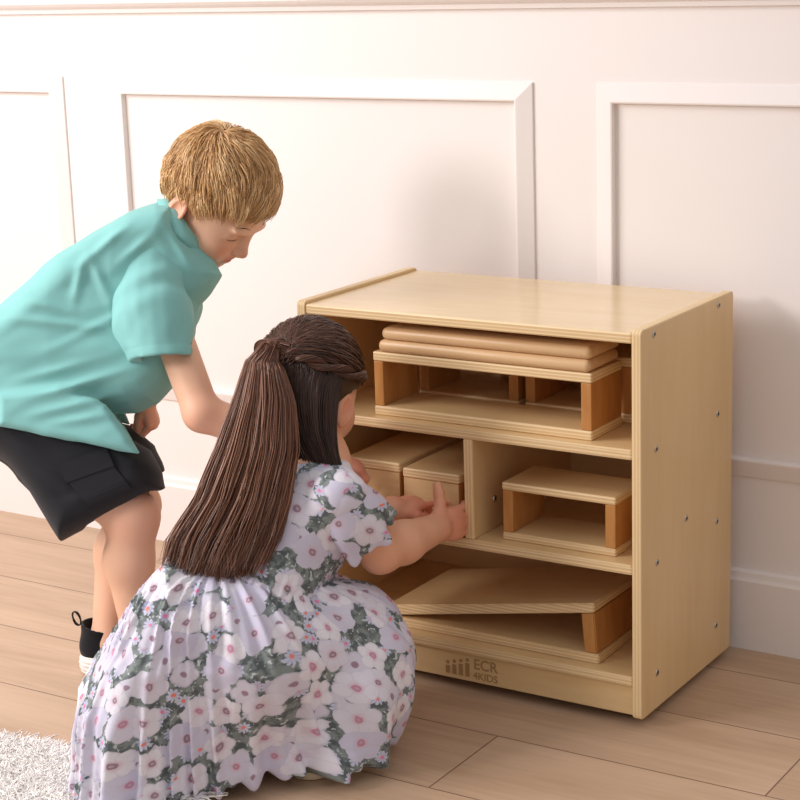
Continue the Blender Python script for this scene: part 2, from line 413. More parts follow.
# ------------------------------------------------------------------ soft-body modelling: blended distance fields meshed as one surface
def nrm(v): v = np.asarray(v, float); return v / np.linalg.norm(v)
class Field:
    """a list of rounded shapes blended smoothly into one continuous surface"""
    def __init__(self): self.items = []
    def add(self, fn, lo, hi, k=.01, op='u'): self.items.append((fn, np.asarray(lo, float), np.asarray(hi, float), k, op)); return self
    def cone(self, a, b, ra, rb, k=.01, op='u'):
        a = np.asarray(a, float); b = np.asarray(b, float); ab = b - a; L2 = max(ab @ ab, 1e-12); R = max(ra, rb)
        def fn(P):
            t = np.clip(((P - a) @ ab) / L2, 0, 1); q = P - a - t[..., None] * ab
            return np.sqrt((q * q).sum(-1)) - (ra + (rb - ra) * t)
        return self.add(fn, np.minimum(a, b) - R, np.maximum(a, b) + R, k, op)
    def chain(self, pts, rad, k=.01, op='u'):
        for i in range(len(pts) - 1): self.cone(pts[i], pts[i + 1], rad[i], rad[i + 1], k, op)
        return self
    def ell(self, c, r, R=None, k=.01, op='u'):
        """ellipsoid, columns of R are its axes"""
        c = np.asarray(c, float); r = np.asarray(r, float); R = np.eye(3) if R is None else R
        def fn(P):
            q = (P - c) @ R; k0 = np.sqrt(((q / r) ** 2).sum(-1)); k1 = np.sqrt(((q / r ** 2) ** 2).sum(-1)) + 1e-9
            return k0 * (k0 - 1.) / k1
        e = np.sqrt(((R * r) ** 2).sum(1))
        return self.add(fn, c - e, c + e, k, op)
    def poly(self, pts2, O, A, B, Nn, W, R, k=.01, op='u', wfun=None, shear=0.):
        """an inflated outline: polygon in the plane O + x A + y B, half-thickness W along Nn, edge rounding R"""
        pts2 = np.asarray(pts2, float)
        def fn(P):
            q = P - O; x = q @ A; y = q @ B; z = q @ Nn - shear * x
            s = poly_sd(pts2, x, y)
            w = W if wfun is None else wfun(x, y)
            t = np.maximum(R + s, 0) / R; k0 = np.sqrt(t * t + (z / w) ** 2) + 1e-6; k1 = np.sqrt((t / R) ** 2 + (z / w ** 2) ** 2) + 1e-6 / w
            return k0 * (k0 - 1) / k1
        C = np.array([O + p[0] * A + p[1] * B + (sg * W + shear * p[0]) * Nn for p in pts2 for sg in (-1, 1)])
        return self.add(fn, C.min(0), C.max(0), k, op)
    def plane(self, pt, n, k=.002):
        """cut away everything on the side n points to"""
        pt = np.asarray(pt, float); n = nrm(n)
        return self.add(lambda P: (P - pt) @ n, [-9] * 3, [9] * 3, k, 'i')
    def eval(self, lo, hi, h, disp=None):
        lo = np.asarray(lo, float); n = np.ceil((np.asarray(hi) - lo) / h).astype(int) + 1
        F = np.full(n, .08, np.float32)
        ax = [lo[i] + h * np.arange(n[i]) for i in range(3)]
        for fn, a, b, k, op in self.items:
            if op == 'i': sl = [slice(0, n[i]) for i in range(3)]
            else:
                pad = k + 4 * h + .004
                i0 = np.maximum(np.floor((a - pad - lo) / h).astype(int), 0); i1 = np.minimum(np.ceil((b + pad - lo) / h).astype(int) + 1, n)
                if np.any(i1 <= i0): continue
                sl = [slice(i0[i], i1[i]) for i in range(3)]
            P = np.stack(np.meshgrid(ax[0][sl[0]], ax[1][sl[1]], ax[2][sl[2]], indexing='ij'), -1)
            d = fn(P).astype(np.float32); o = F[tuple(sl)]
            if op == 'u': hh = np.maximum(k - np.abs(o - d), 0) / k; F[tuple(sl)] = np.minimum(o, d) - hh * hh * k * .25
            elif op == 's': hh = np.maximum(k - np.abs(o + d), 0) / k; F[tuple(sl)] = np.maximum(o, -d) + hh * hh * k * .25
            else: hh = np.maximum(k - np.abs(o - d), 0) / k; F[tuple(sl)] = np.maximum(o, d) + hh * hh * k * .25
        if disp is not None:
            m = np.abs(F) < .03; idx = np.nonzero(m)
            P = np.stack([lo[i] + h * idx[i] for i in range(3)], -1)
            F[m] += disp(P).astype(np.float32)
        return F, lo
    def mesh(self, lo, hi, h, disp=None, smooth=0):
        F, lo = self.eval(lo, hi, h, disp)
        return surface_nets(F, lo, h, smooth)
def surface_on(fd, P, dr, reach=.03, n=160):
    """slide points along dr until they meet the surface"""
    P = np.asarray(P, float); T = np.linspace(-reach, reach, n); X = P[:, None] + T[None, :, None] * dr
    F = np.full(X.shape[:2], 9.)
    for fn, a, b, k, op in fd.items:
        d = fn(X)
        if op == 'u': hh = np.maximum(k - np.abs(F - d), 0) / k; F = np.minimum(F, d) - hh * hh * k * .25
        elif op == 's': hh = np.maximum(k - np.abs(F + d), 0) / k; F = np.maximum(F, -d) + hh * hh * k * .25
    i = np.argmax(F < 0, 1); return X[np.arange(len(P)), i]
def tuck(V, Q, edge, depth=.0006):
    """sink the rim of an overlapping patch just under its neighbour; edge(V) = distance to the rim"""
    n = np.zeros_like(V); fn = np.cross(V[Q[:, 2]] - V[Q[:, 0]], V[Q[:, 3]] - V[Q[:, 1]])
    for i in range(4): np.add.at(n, Q[:, i], fn)
    n /= np.linalg.norm(n, axis=1, keepdims=True) + 1e-12
    return V - n * (depth * np.clip(1 - edge(V) / .004, 0, 1))[:, None]
def patched(fd, lo, hi, h, fine):
    """one skin: a coarse mesh with finer patches for head and hands, overlapping so the seam is hidden"""
    ins = lambda V, b: np.minimum(V - b[0], b[1] - V).min(1)
    V, Q = fd.mesh(lo, hi, h)
    V, Q = crop(V, Q, lambda V: np.all([ins(V, b) < .011 for b, _ in fine], axis=0))
    V = tuck(V, Q, lambda V: np.min([np.abs(.011 - ins(V, b)) for b, _ in fine], axis=0))
    out = [(V, Q)]
    for i, (b, hf) in enumerate(fine):
        V, Q = fd.mesh(b[0], b[1], hf)
        V, Q = crop(V, Q, lambda V: (ins(V, b) > .0025) & np.all([ins(V, c) < .008 for c, _ in fine[:i]] or [np.ones(len(V), bool)], axis=0))
        V = tuck(V, Q, lambda V: np.minimum(ins(V, b) - .0025, np.min([np.abs(.008 - ins(V, c)) for c, _ in fine[:i]] or [np.ones(len(V))], axis=0)))
        out.append((V, Q))
    return joined(out)
def poly_sd(p, x, y):
    d = np.full(x.shape, 1e9); s = np.ones(x.shape)
    n = len(p); j = n - 1
    for i in range(n):
        ex, ey = p[j] - p[i]; wx = x - p[i][0]; wy = y - p[i][1]
        t = np.clip((wx * ex + wy * ey) / (ex * ex + ey * ey + 1e-12), 0, 1)
        d = np.minimum(d, (wx - ex * t) ** 2 + (wy - ey * t) ** 2)
        c1 = y >= p[i][1]; c2 = y < p[j][1]; c3 = ex * wy > ey * wx
        s = np.where((c1 & c2 & c3) | (~c1 & ~c2 & ~c3), -s, s); j = i
    return s * np.sqrt(d)
def surface_nets(F, lo, h, smooth=0):
    F = F.copy()
    for a in range(3):
        for e in (0, -1):
            sl = [slice(None)] * 3; sl[a] = e; F[tuple(sl)] = np.maximum(F[tuple(sl)], h * .5)
    ins = F < 0; n = np.array(F.shape); c = n - 1
    cnt = np.zeros(c, np.int8)
    off = [(i, j, k) for i in (0, 1) for j in (0, 1) for k in (0, 1)]
    for o in off: cnt += ins[o[0]:o[0] + c[0], o[1]:o[1] + c[1], o[2]:o[2] + c[2]]
    act = np.argwhere((cnt > 0) & (cnt < 8)); m = len(act)
    vid = np.full(c, -1, np.int32); vid[act[:, 0], act[:, 1], act[:, 2]] = np.arange(m)
    vals = np.stack([F[act[:, 0] + o[0], act[:, 1] + o[1], act[:, 2] + o[2]] for o in off], 1)
    acc = np.zeros((m, 3)); w = np.zeros(m)
    offa = np.array(off, float)
    for i in range(8):
        for j in range(i + 1, 8):
            if abs(offa[i] - offa[j]).sum() != 1: continue
            a, b = vals[:, i], vals[:, j]; k = (a < 0) != (b < 0)
            t = np.where(k, a / np.where(k, a - b, 1), 0)
            acc += np.where(k[:, None], offa[i] + t[:, None] * (offa[j] - offa[i]), 0); w += k
    V = lo + h * (act + acc / np.maximum(w, 1)[:, None])
    quads = []
    for a in range(3):
        b_, c_ = (a + 1) % 3, (a + 2) % 3
        s0 = [slice(None)] * 3; s1 = [slice(None)] * 3; s0[a] = slice(0, -1); s1[a] = slice(1, None)
        x = ins[tuple(s0)] != ins[tuple(s1)]
        e = np.argwhere(x); e = e[(e[:, b_] > 0) & (e[:, c_] > 0) & (e[:, b_] < n[b_] - 1) & (e[:, c_] < n[c_] - 1)]
        fl = ins[e[:, 0], e[:, 1], e[:, 2]]
        def g(db, dc):
            q = e.copy(); q[:, b_] -= db; q[:, c_] -= dc; return vid[q[:, 0], q[:, 1], q[:, 2]]
        Q = np.stack([g(1, 1), g(0, 1), g(0, 0), g(1, 0)], 1)
        Q[~fl] = Q[~fl][:, ::-1]; quads.append(Q)
    Q = np.concatenate(quads); Q = Q[(Q >= 0).all(1)]
    for _ in range(smooth):
        A = np.zeros_like(V); W_ = np.zeros(len(V))
        for i in range(4):
            for j in ((i + 1) % 4, (i + 3) % 4):
                np.add.at(A, Q[:, i], V[Q[:, j]]); np.add.at(W_, Q[:, i], 1)
        V = V + .5 * (A / np.maximum(W_, 1)[:, None] - V)
    return V, Q
def joined(parts):
    Vs, Qs, o = [], [], 0
    for V, Q in parts: Vs.append(V); Qs.append(Q + o); o += len(V)
    return np.concatenate(Vs), np.concatenate(Qs)
def crop(V, Q, keep):
    m = keep(V); Q = Q[m[Q].all(1)]; used = np.unique(Q); re = np.full(len(V), -1); re[used] = np.arange(len(used))
    return V[used], re[Q]
_wn = [(nrm(RNG.normal(size=3)), RNG.uniform(0, 6.28)) for _ in range(24)]
def wob(P, f, n=8, seed=0):
    """cheap smooth noise"""
    s = 0
    for i in range(n):
        d, ph = _wn[(i + seed) % 24]; s = s + np.sin(P @ d * f * (1 + .23 * i) + ph)
    return s / n
def frame(F, U):
    """columns forward, left, up"""
    F = nrm(F); L = nrm(np.cross(U, F)); return np.stack([F, L, np.cross(F, L)], 1)

def head_field(fd, o, Rm, s=1., child=1):
    """head in its own frame: x forward, y left, z up, centre of the skull at 0"""
    T = lambda x, y, z: o + Rm @ (np.array([x, y, z]) * s)
    E = lambda c, r, k, op='u': fd.ell(T(*c), np.array(r) * s, Rm, k * s, op)
    E((-.006, 0, .006), (.091, .073, .083), .02)
    E((.036, 0, -.040), (.050, .056, .060), .03)
    E((.040, 0, -.072), (.040, .044, .030), .03)
    E((.066, 0, -.092), (.014, .017, .012), .02)           # chin
    for sd in (-1, 1):
        E((.058, sd * .034, -.056), (.022, .021, .022), .02)  # cheek
        E((.083, sd * .030, -.020), (.013, .017, .010), .012, 's')  # eye socket
        E((.0695, sd * .029, -.0215), (.0125, .0155, .0105), .008)  # closed lid
        E((.080, sd * .028, -.004), (.008, .020, .006), .012)  # brow
        # ear
        e = np.array([-.009, sd * .0745, -.041])
        fd.ell(T(*e), np.array([.019, .0065, .029]) * s, Rm @ rotz(sd * .35), .006 * s)
        fd.ell(T(e[0] + .002, e[1] + sd * .006, e[2] + .003), np.array([.011, .006, .017]) * s, Rm @ rotz(sd * .35), .003 * s, 's')
        fd.ell(T(e[0] - .001, e[1] - sd * .002, e[2] - .020), np.array([.008, .0055, .008]) * s, Rm, .005 * s)
    fd.cone(T(.083, 0, -.020), T(.098, 0, -.045), .006 * s, .0085 * s, .012 * s)   # nose
    for sd in (-1, 1): E((.092, sd * .008, -.049), (.008, .0065, .006), .006)
    E((.0835, 0, -.0655), (.008, .017, .0052), .006)       # lips
    E((.0815, 0, -.0745), (.008, .014, .0055), .006)
    fd.ell(T(.091, 0, -.0700), np.array([.006, .018, .0012]) * s, Rm, .003 * s, 's')
    return T
def rotz(a): c, s = math.cos(a), math.sin(a); return np.array([[c, -s, 0], [s, c, 0], [0, 0, 1.]])
def hand_field(fd, wrist, d, pn, side, s, curls, spread=.06, thumb=None, r=.0066):
    """wrist point, pointing direction d, palm normal pn (out of the palm), side=+1 if the thumb lies on cross(d,pn)
    curls: per finger (index..little) three joint bends in degrees, towards the palm"""
    d = nrm(d); pn = nrm(pn - d * (np.asarray(pn) @ d)); t = nrm(np.cross(d, pn)) * side
    w = np.asarray(wrist, float)
    R = np.stack([d, t, pn], 1)
    fd.ell(w + d * .030 * s, np.array([.031, .0245, .0115]) * s, R, .010 * s)
    fd.ell(w + d * .042 * s, np.array([.020, .0255, .0105]) * s, R, .008 * s)
    fd.ell(w + d * .022 * s + t * .014 * s + pn * .005 * s, np.array([.021, .011, .010]) * s, R, .008 * s)
    ln = [(.024, .015, .012), (.027, .017, .013), (.025, .016, .0125), (.019, .012, .0105)]
    for i in range(4):
        lat = (.0185 - .0125 * i) * s
        p = w + d * (.055 - (.002 if i in (0, 2) else 0) - (.006 if i == 3 else 0)) * s + t * lat
        root = w + d * .036 * s + t * lat * .85
        a = spread * (1.5 - i); fdir = nrm(d * math.cos(a) + t * math.sin(a))
        fd.cone(root, p, r * 1.05 * s, r * 1.05 * s, .005 * s)
        ang = 0.; rr = r * s * (.92 if i == 3 else 1.)
        for j in range(3):
            ang += math.radians(curls[i][j]); dv = fdir * math.cos(ang) + pn * math.sin(ang)
            q = p + dv * ln[i][j] * s
            fd.cone(p, q, rr * (1.0 - .08 * j), rr * (.92 - .09 * j), .0022 * s); p = q
    if thumb is None: thumb = ((.75, .65, .25), (.9, .3, .3), (.95, .1, .3))
    p = w + d * .016 * s + t * .016 * s + pn * .003 * s
    for j, (L, rr) in enumerate(((.021, .0104), (.015, .0092), (.012, .0082))):
        v = R @ nrm(thumb[j]); q = p + v * L * s
        fd.cone(p, q, rr * s, rr * .9 * s, .005 * s if j == 0 else .0025 * s); p = q
    return p

def strands_mesh(paths, rad, sides=3):
    """paths (n,m,3), rad (m,) or (n,m): thin tapering locks"""
    n, m, _ = paths.shape
    T = np.gradient(paths, axis=1); T /= np.linalg.norm(T, axis=2, keepdims=True) + 1e-9
    ref = RNG.normal(size=(n, 1, 3)); A = np.cross(T, ref); A /= np.linalg.norm(A, axis=2, keepdims=True) + 1e-9; B = np.cross(T, A)
    rad = np.broadcast_to(rad, (n, m))
    V = np.stack([paths + rad[..., None] * (math.cos(2 * math.pi * k / sides) * A + math.sin(2 * math.pi * k / sides) * B) for k in range(sides)], 2)
    idx = np.arange(n * m * sides).reshape(n, m, sides)
    q = np.stack([idx[:, :-1, :], np.roll(idx, -1, 2)[:, :-1, :], np.roll(idx, -1, 2)[:, 1:, :], idx[:, 1:, :]], -1).reshape(-1, 4)
    return V.reshape(-1, 3), q, np.repeat(np.arange(n), m * sides), np.tile(np.repeat(np.linspace(0, 1, m), sides), n)

# ------------------------------------------------------------------ skin, cloth and hair materials
def skin_mat(name, base, warm, lip):
    m, nt, b = mat(name)
    a = N(nt, 'ShaderNodeAttribute'); a.attribute_name = 'blush'; a2 = N(nt, 'ShaderNodeAttribute'); a2.attribute_name = 'lips'
    tc = N(nt, 'ShaderNodeTexCoord'); n1 = noise(nt, tc.outputs['Object'], 45, 3)
    c = mix(nt, mth(nt, 'MULTIPLY', n1.outputs[0], .3), base, tuple(x * .88 for x in base))
    c = mix(nt, a.outputs['Fac'], c, warm); c = mix(nt, a2.outputs['Fac'], c, lip)
    lk(nt, c, b.inputs['Base Color']); b.inputs['Roughness'].default_value = .48; b.inputs['Specular IOR Level'].default_value = .35
    b.inputs['Subsurface Weight'].default_value = .12; b.inputs['Subsurface Radius'].default_value = (.010, .004, .002); b.inputs['Subsurface Scale'].default_value = 1.
    return m
def cloth_mat(name, c, rough=.8, weave=900, var=.06, sheen=.15, bumpy=.1):
    m, nt, b = mat(name); tc = N(nt, 'ShaderNodeTexCoord')
    n1 = noise(nt, tc.outputs['Object'], weave, 1); n2 = noise(nt, tc.outputs['Object'], 9, 3)
    cc = mix(nt, mth(nt, 'MULTIPLY', n2.outputs[0], .6), tuple(x * (1 - var) for x in c), tuple(min(1, x * (1 + var)) for x in c))
    lk(nt, cc, b.inputs['Base Color']); b.inputs['Roughness'].default_value = rough; b.inputs['Specular IOR Level'].default_value = .2
    b.inputs['Sheen Weight'].default_value = sheen; b.inputs['Sheen Roughness'].default_value = .5
    bump(nt, b, n1.outputs[0], bumpy, .0004); return m
def hair_mat(name, dark, midc, light, rough=.42):
    m, nt, b = mat(name)
    a = N(nt, 'ShaderNodeAttribute'); a.attribute_name = 'tone'
    r = N(nt, 'ShaderNodeValToRGB'); lk(nt, a.outputs['Fac'], r.inputs[0])
    r.color_ramp.elements[0].color = (*dark, 1); r.color_ramp.elements[1].color = (*light, 1)
    e = r.color_ramp.elements.new(.5); e.color = (*midc, 1)
    lk(nt, r.outputs[0], b.inputs['Base Color']); b.inputs['Roughness'].default_value = rough; b.inputs['Specular IOR Level'].default_value = .5
    return m
M_skin_b = skin_mat('fair_skin', s2l(236, 188, 158), s2l(226, 140, 116), s2l(204, 118, 104))
M_skin_g = skin_mat('warm_skin', s2l(232, 176, 144), s2l(218, 130, 104), s2l(196, 108, 96))
M_shirt = cloth_mat('turquoise_poplin', s2l(136, 196, 193), .75, 1400, .04, .1, .08)
M_short = cloth_mat('black_twill', s2l(38, 38, 42), .8, 1600, .08, .1, .1)
M_blond = hair_mat('blond_hair', s2l(158, 110, 66), s2l(218, 172, 116), s2l(250, 220, 170), .34)
M_brown = hair_mat('brown_hair', s2l(40, 25, 20), s2l(102, 65, 48), s2l(166, 114, 84), .38)
M_lash = plain('lash_brown', s2l(98, 64, 44), .6)
M_white_rub = plain('white_rubber', s2l(238, 230, 224), .5)
M_black_cloth = cloth_mat('black_knit', s2l(24, 24, 28), .85, 1200, .08)

# ------------------------------------------------------------------ the boy, bending over behind the girl
def sq(x): return x * x
BS = 1.0
b_head_c = at(219, 190, 3.20)
SR, SU, SF = CR, CU, CF      # picture right, up, away - used only to read directions off the photograph
bF = nrm(.66 * SR - .735 * SU - .13 * SF); bU = nrm(.60 * SR + .66 * SU - .46 * SF)
bR = frame(bF, bU)
hipR, hipL = at(26, 434, 3.19), at(28, 428, 3.29)
kneeR, kneeL = at(133, 516, 3.168), at(135, 505, 3.31)
ankR, ankL = np.array([-.840, -.245, .075]), at(107, 641, 3.305)
shR, shL = at(152, 278, 3.15), at(176, 262, 3.28)
elR, wrR = at(202, 413, 3.085), at(333, 459, 3.125)
elL, wrL = at(112, 362, 3.33), at(146, 398, 3.285)
neck0, neck1 = at(168, 238, 3.20), at(203, 222, 3.20)
body = Field()
body.chain([at(18, 412, 3.23), at(60, 350, 3.22), at(120, 290, 3.21), at(160, 255, 3.20)], [.055, .075, .08, .055], .05)
body.chain([neck0, neck1], [.034, .031], .02)
for hp, kn, an in ((hipR, kneeR, ankR), (hipL, kneeL, ankL)):
    mid = kn + (an - kn) * .34 - RH * .012
    body.chain([hp, kn, mid, an, an - np.array([0, 0, .03])], [.056, .043, .041, .027, .028], .02)
for sh, el, wr in ((shR, elR, wrR), (shL, elL, wrL)):
    body.chain([sh, el], [.034, .031], .015); body.chain([el, el + (wr - el) * .35, wr], [.031, .030, .0215], .012)
# feet inside the shoes
footdir = nrm(np.array([.9, .35, 0]))
for an in (ankR, ankL):
    body.chain([np.array([*an[:2], .04]), np.array([*(an[:2] + footdir[:2] * .07), .032]), np.array([*(an[:2] + footdir[:2] * .12), .026])], [.028, .026, .020], .02)
BHS = 1.08
HT = head_field(body, b_head_c, bR, BHS)
# right hand: a loose fist on the block beyond the girl's head
hdR = nrm(wrR - elR); 
hand_field(body, wrR, nrm(hdR + .15 * SF), nrm(-.75 * SU + .35 * SF + .2 * SR), 1, .92, [(35, 60, 40)] * 4, .05)
# left hand: holding the shirt hem
hand_field(body, wrL, nrm(-.90 * SU + .22 * SR), nrm(-1. * SR - .1 * SU + .3 * SF), -1, .92, [(50, 60, 45), (60, 65, 45), (66, 65, 45), (70, 65, 45)], .04, ((.85, .35, .5), (.95, -.05, .45), (.98, -.1, .3)))
box = lambda c, r: (np.asarray(c) - r, np.asarray(c) + r)
handR_c = wrR + hdR * .045; handL_c = wrL - SU * .045
V, Q = patched(body, (-1.42, -.62, .004), (-.45, .12, 1.02), .0042, [(box(b_head_c, .135), .0017), (box(handR_c, .075), .0016), (box(handL_c, .075), .0016)])
boy = np_mesh('person', V, [Q])
def face_attr(me, V, c, R, s, extra):
    q = ((V - c) @ R) / s
    g = lambda p, r: np.exp(-((q - np.array(p)) ** 2 / np.array(r) ** 2).sum(1))
    lips = g((.088, 0, -.066), (.012, .017, .0042)) + g((.086, 0, -.0745), (.012, .014, .0045))
    bl = .55 * (g((.07, .036, -.05), (.03, .018, .018)) + g((.07, -.036, -.05), (.03, .018, .018))) + .55 * g((.10, 0, -.048), (.02, .012, .012))
    bl += .45 * (np.abs(q[:, 1]) > .064) * g((-.009, 0, -.042), (.02, 1, .03))
    for p, r, w_ in extra: bl = bl + w_ * np.exp(-((V - p) ** 2).sum(1) / r ** 2)
    vattr(me, 'lips', np.clip(lips, 0, .8)); vattr(me, 'blush', np.clip(bl, 0, .9))
face_attr(boy, V, b_head_c, bR, BHS, [(handR_c, .05, .7), (handL_c, .05, .55), (elR, .04, .35), (kneeR, .05, .4)])
bo = bpy.data.objects.new('person', boy); COL.objects.link(bo); boy.materials.append(M_skin_b)
tag(bo, 'person with short blond hair in turquoise shirt and black shorts, bending over', 'person')

# shirt
def pix_poly(pts, d): return [((x - 400) / FPX * d, (400 - y) / FPX * d) for x, y in pts]
D0 = 3.205
O0 = CAM + D0 * CF
shirt = Field()
pts = [(-58, 372), (-46, 348), (-26, 326), (0, 307), (30, 281), (60, 254), (95, 232), (130, 213), (158, 202), (178, 202), (196, 232), (214, 258), (222, 275), (212, 292), (201, 306), (196, 330), (190, 358), (176, 384), (158, 403), (138, 413), (113, 414), (128, 434), (138, 451), (118, 448), (60, 436), (0, 424), (-50, 418), (-60, 398)]
def wsh(x, y):
    px = x / D0 * FPX + 400; py = 400 - y / D0 * FPX
    return .118 - .035 * np.clip((px - 120) / 90, 0, 1) * (py < 330) - .012 * np.clip((px - 60) / 80, 0, 1)
shirt.poly(pix_poly(pts, D0), O0, CR, CU, CF, .115, .06, .01, wfun=wsh)
# hanging near front corner keeps a thin edge
shirt.poly(pix_poly([(0, 395), (60, 385), (108, 404), (126, 430), (143, 455), (120, 451), (60, 438), (0, 426)], D0 - .11), O0 - CF * .118, CR, CU, CF, .018, .012, .02)
shirt.poly(pix_poly([(70, 390), (112, 392), (128, 425), (112, 420)], D0 + .06), CAM + (D0 + .085) * CF, CR, CU, CF, .012, .006, .015)
# neck opening
ndir = nrm(neck1 - neck0)
shirt.cone(neck0 + ndir * .0, neck1 + ndir * .05, .040, .046, .006, 's')
hcut = Field()
def gau(P, c, ax, L, wdt, amp):
    """a crease: a soft ridge along ax"""
    q = P - c; t = q @ ax; w_ = q - t[:, None] * ax; 
    return -amp * np.exp(-(t / L) ** 2) * np.exp(-(w_ * w_).sum(1) / wdt ** 2)
creases = []
def cr(x0, y0, x1, y1, amp, wdt=.009, d=3.10):
    a, c = at(x0, y0, d), at(x1, y1, d); creases.append(((a + c) / 2, nrm(c - a), np.linalg.norm(c - a) / 2, wdt, amp * 1.5))
for a in ((10, 318, 120, 330, .006), (60, 345, 150, 300, .005), (75, 300, 85, 260, .006), (45, 395, 120, 372, .008), (20, 380, 90, 362, .006), (110, 300, 92, 262, .006),
          (125, 225, 85, 262, .007), (150, 235, 120, 262, .006), (152, 268, 178, 300, .005), (150, 320, 185, 318, .004), (140, 345, 165, 300, .004), (35, 415, 100, 400, .006),
          (165, 225, 190, 265, .006), (30, 300, 75, 315, .006), (118, 308, 158, 276, -.006), (60, 422, 112, 415, .006)): cr(*a)
def shirt_disp(P):
    s = .0032 * wob(P, 38, 8) + .0016 * wob(P, 105, 8, 5)
    for c, ax, L, wdt, amp in creases:
        # creases follow the surface: ignore depth along the view axis of the photograph
        q = P - c; q = q - (q @ CF)[:, None] * CF; t = q @ nrm(ax - (ax @ CF) * CF); w2 = (q * q).sum(1) - t * t
        s = s - amp * np.exp(-(t / L) ** 2) * (np.exp(-w2 / wdt ** 2) - .6 * np.exp(-w2 / (2.2 * wdt) ** 2)) * ((P - O0) @ CF < .02)
    return s
V, Q = shirt.mesh((-1.40, -.52, .33), (-.62, .14, .98), .0034, shirt_disp)
me = np_mesh('shirt', V, [Q]); shirt_o = link('shirt', me, M_shirt, bo)
# sleeves, set in at the armhole
def shirt_sleeve(pts, rad, hem_pt, hem_n, inner, irad):
    f = Field(); f.chain(pts, rad, .03); f.plane(hem_pt, hem_n, .003)
    f.chain(inner, irad, .004, 's')
    ax = nrm(pts[-1] - pts[0]); e1 = nrm(np.cross(ax, CF)); e2 = np.cross(ax, e1)
    def dp(P):
        q = P - pts[0]; t = q @ ax; d_ = hem_n @ hem_pt - P @ hem_n
        return .0034 * wob(P, 46, 8, 4) + .0016 * wob(P, 110, 8, 9) + .0007 * np.exp(-((d_ - .018) / .0018) ** 2) + .004 * np.sin(t * 90 + (q @ e1) * 40) * np.exp(-((t - .06) / .03) ** 2)
    c = (pts[0] + pts[-1]) / 2; V, Q = f.mesh(c - .15, c + .15, .0028, dp)
    return link('sleeve', np_mesh('sleeve', V, [Q]), M_shirt, shirt_o)
hn = nrm(-CU * .985 + CR * .10 - CF * .12)
shirt_sleeve([at(150, 268, 3.172), at(152, 318, 3.118), at(166, 376, 3.084)], [.064, .062, .0525], at(172, 357, 3.075), hn, [at(164, 330, 3.10), at(172, 384, 3.084)], [.036, .0495])
shirt_sleeve([at(182, 258, 3.275), at(168, 310, 3.32), at(150, 345, 3.34)], [.056, .052, .048], at(155, 335, 3.335), nrm(-CU * .8 - CR * .5), [at(160, 320, 3.33), at(145, 360, 3.345)], [.036, .045])
# collar: a folded band round the neck
def band(center, axis, r, hgt, flare, th, gap_dir=None, gap=.25, seg=56):
    """a standing band with an outward fold, open at gap_dir"""
    ax = nrm(axis); e1 = nrm(np.cross(ax, [.3, .2, 1])); e2 = np.cross(ax, e1)
    if gap_dir is not None:
        g = gap_dir - ax * (gap_dir @ ax); e1 = nrm(g); e2 = np.cross(ax, e1)
    prof = [(0, 0), (.002, hgt), (.006, hgt + .003), (.010 + flare * .3, hgt - .004), (.012 + flare, hgt * .1), (.012 + flare - th, hgt * .1), (.008, hgt - .006), (.003, hgt - .004)]
    V = []; n = len(prof)
    for i in range(seg + 1):
        a = gap + (2 * math.pi - 2 * gap) * i / seg
        rd = math.cos(a) * e1 + math.sin(a) * e2
        for (dr, dz) in prof: V.append(center + rd * (r + dr) + ax * dz)
    Q = [(i * n + j, i * n + (j + 1) % n, (i + 1) * n + (j + 1) % n, (i + 1) * n + j) for i in range(seg) for j in range(n)]
    return np.array(V), np.array(Q)
V, Q = band(at(178, 232, 3.20), nrm(at(205, 218, 3.195) - at(172, 240, 3.20)), .043, .024, .012, .002, nrm(.6 * CR - CU), .35)
link('collar', np_mesh('collar', V, [Q]), M_shirt, bo)
# shorts
shorts = Field()
pts = [(-30, 398), (0, 400), (60, 415), (120, 432), (150, 450), (162, 474), (165, 489), (61, 541), (30, 492), (0, 449), (-30, 422)]
shorts.poly(pix_poly(pts, 3.16), CAM + 3.165 * CF, CR, CU, CF, .074, .045, .02)
pts = [(-30, 398), (0, 400), (60, 410), (130, 425), (155, 445), (165, 471), (150, 480), (60, 520), (20, 480), (0, 449), (-30, 422)]
shorts.poly(pix_poly(pts, 3.29), CAM + 3.285 * CF, CR, CU, CF, .068, .05, .02)
shorts.ell(at(-6, 412, 3.225), (.085, .075, .125), np.stack([CR, CU, CF], 1), .05)
# open leg mouths
shorts.poly(pix_poly([(82, 525), (105, 508), (152, 484), (164, 500), (90, 560)], 3.16), CAM + 3.165 * CF, CR, CU, CF, .050, .03, .004, 's')
pk = Field()
cre2 = [(at(20, 455, 3.07), at(80, 500, 3.07), .007), (at(60, 505, 3.07), at(125, 480, 3.07), .006), (at(90, 440, 3.07), at(150, 470, 3.07), .005), (at(0, 430, 3.07), at(60, 470, 3.07), .006)]
def short_disp(P):
    s = .0022 * wob(P, 36, 8, 3)
    for a, c, amp in cre2:
        ax = nrm(c - a); q = P - (a + c) / 2; q = q - (q @ CF)[:, None] * CF; t = q @ ax; w2 = (q * q).sum(1) - t * t
        s = s - amp * np.exp(-(t / .05) ** 2) * (np.exp(-w2 / .010 ** 2) - .6 * np.exp(-w2 / .022 ** 2))
    return s
V, Q = shorts.mesh((-1.40, -.60, .20), (-.68, .10, .56), .0036, short_disp)
sho = link('shorts', np_mesh('shorts', V, [Q]), M_short, bo)
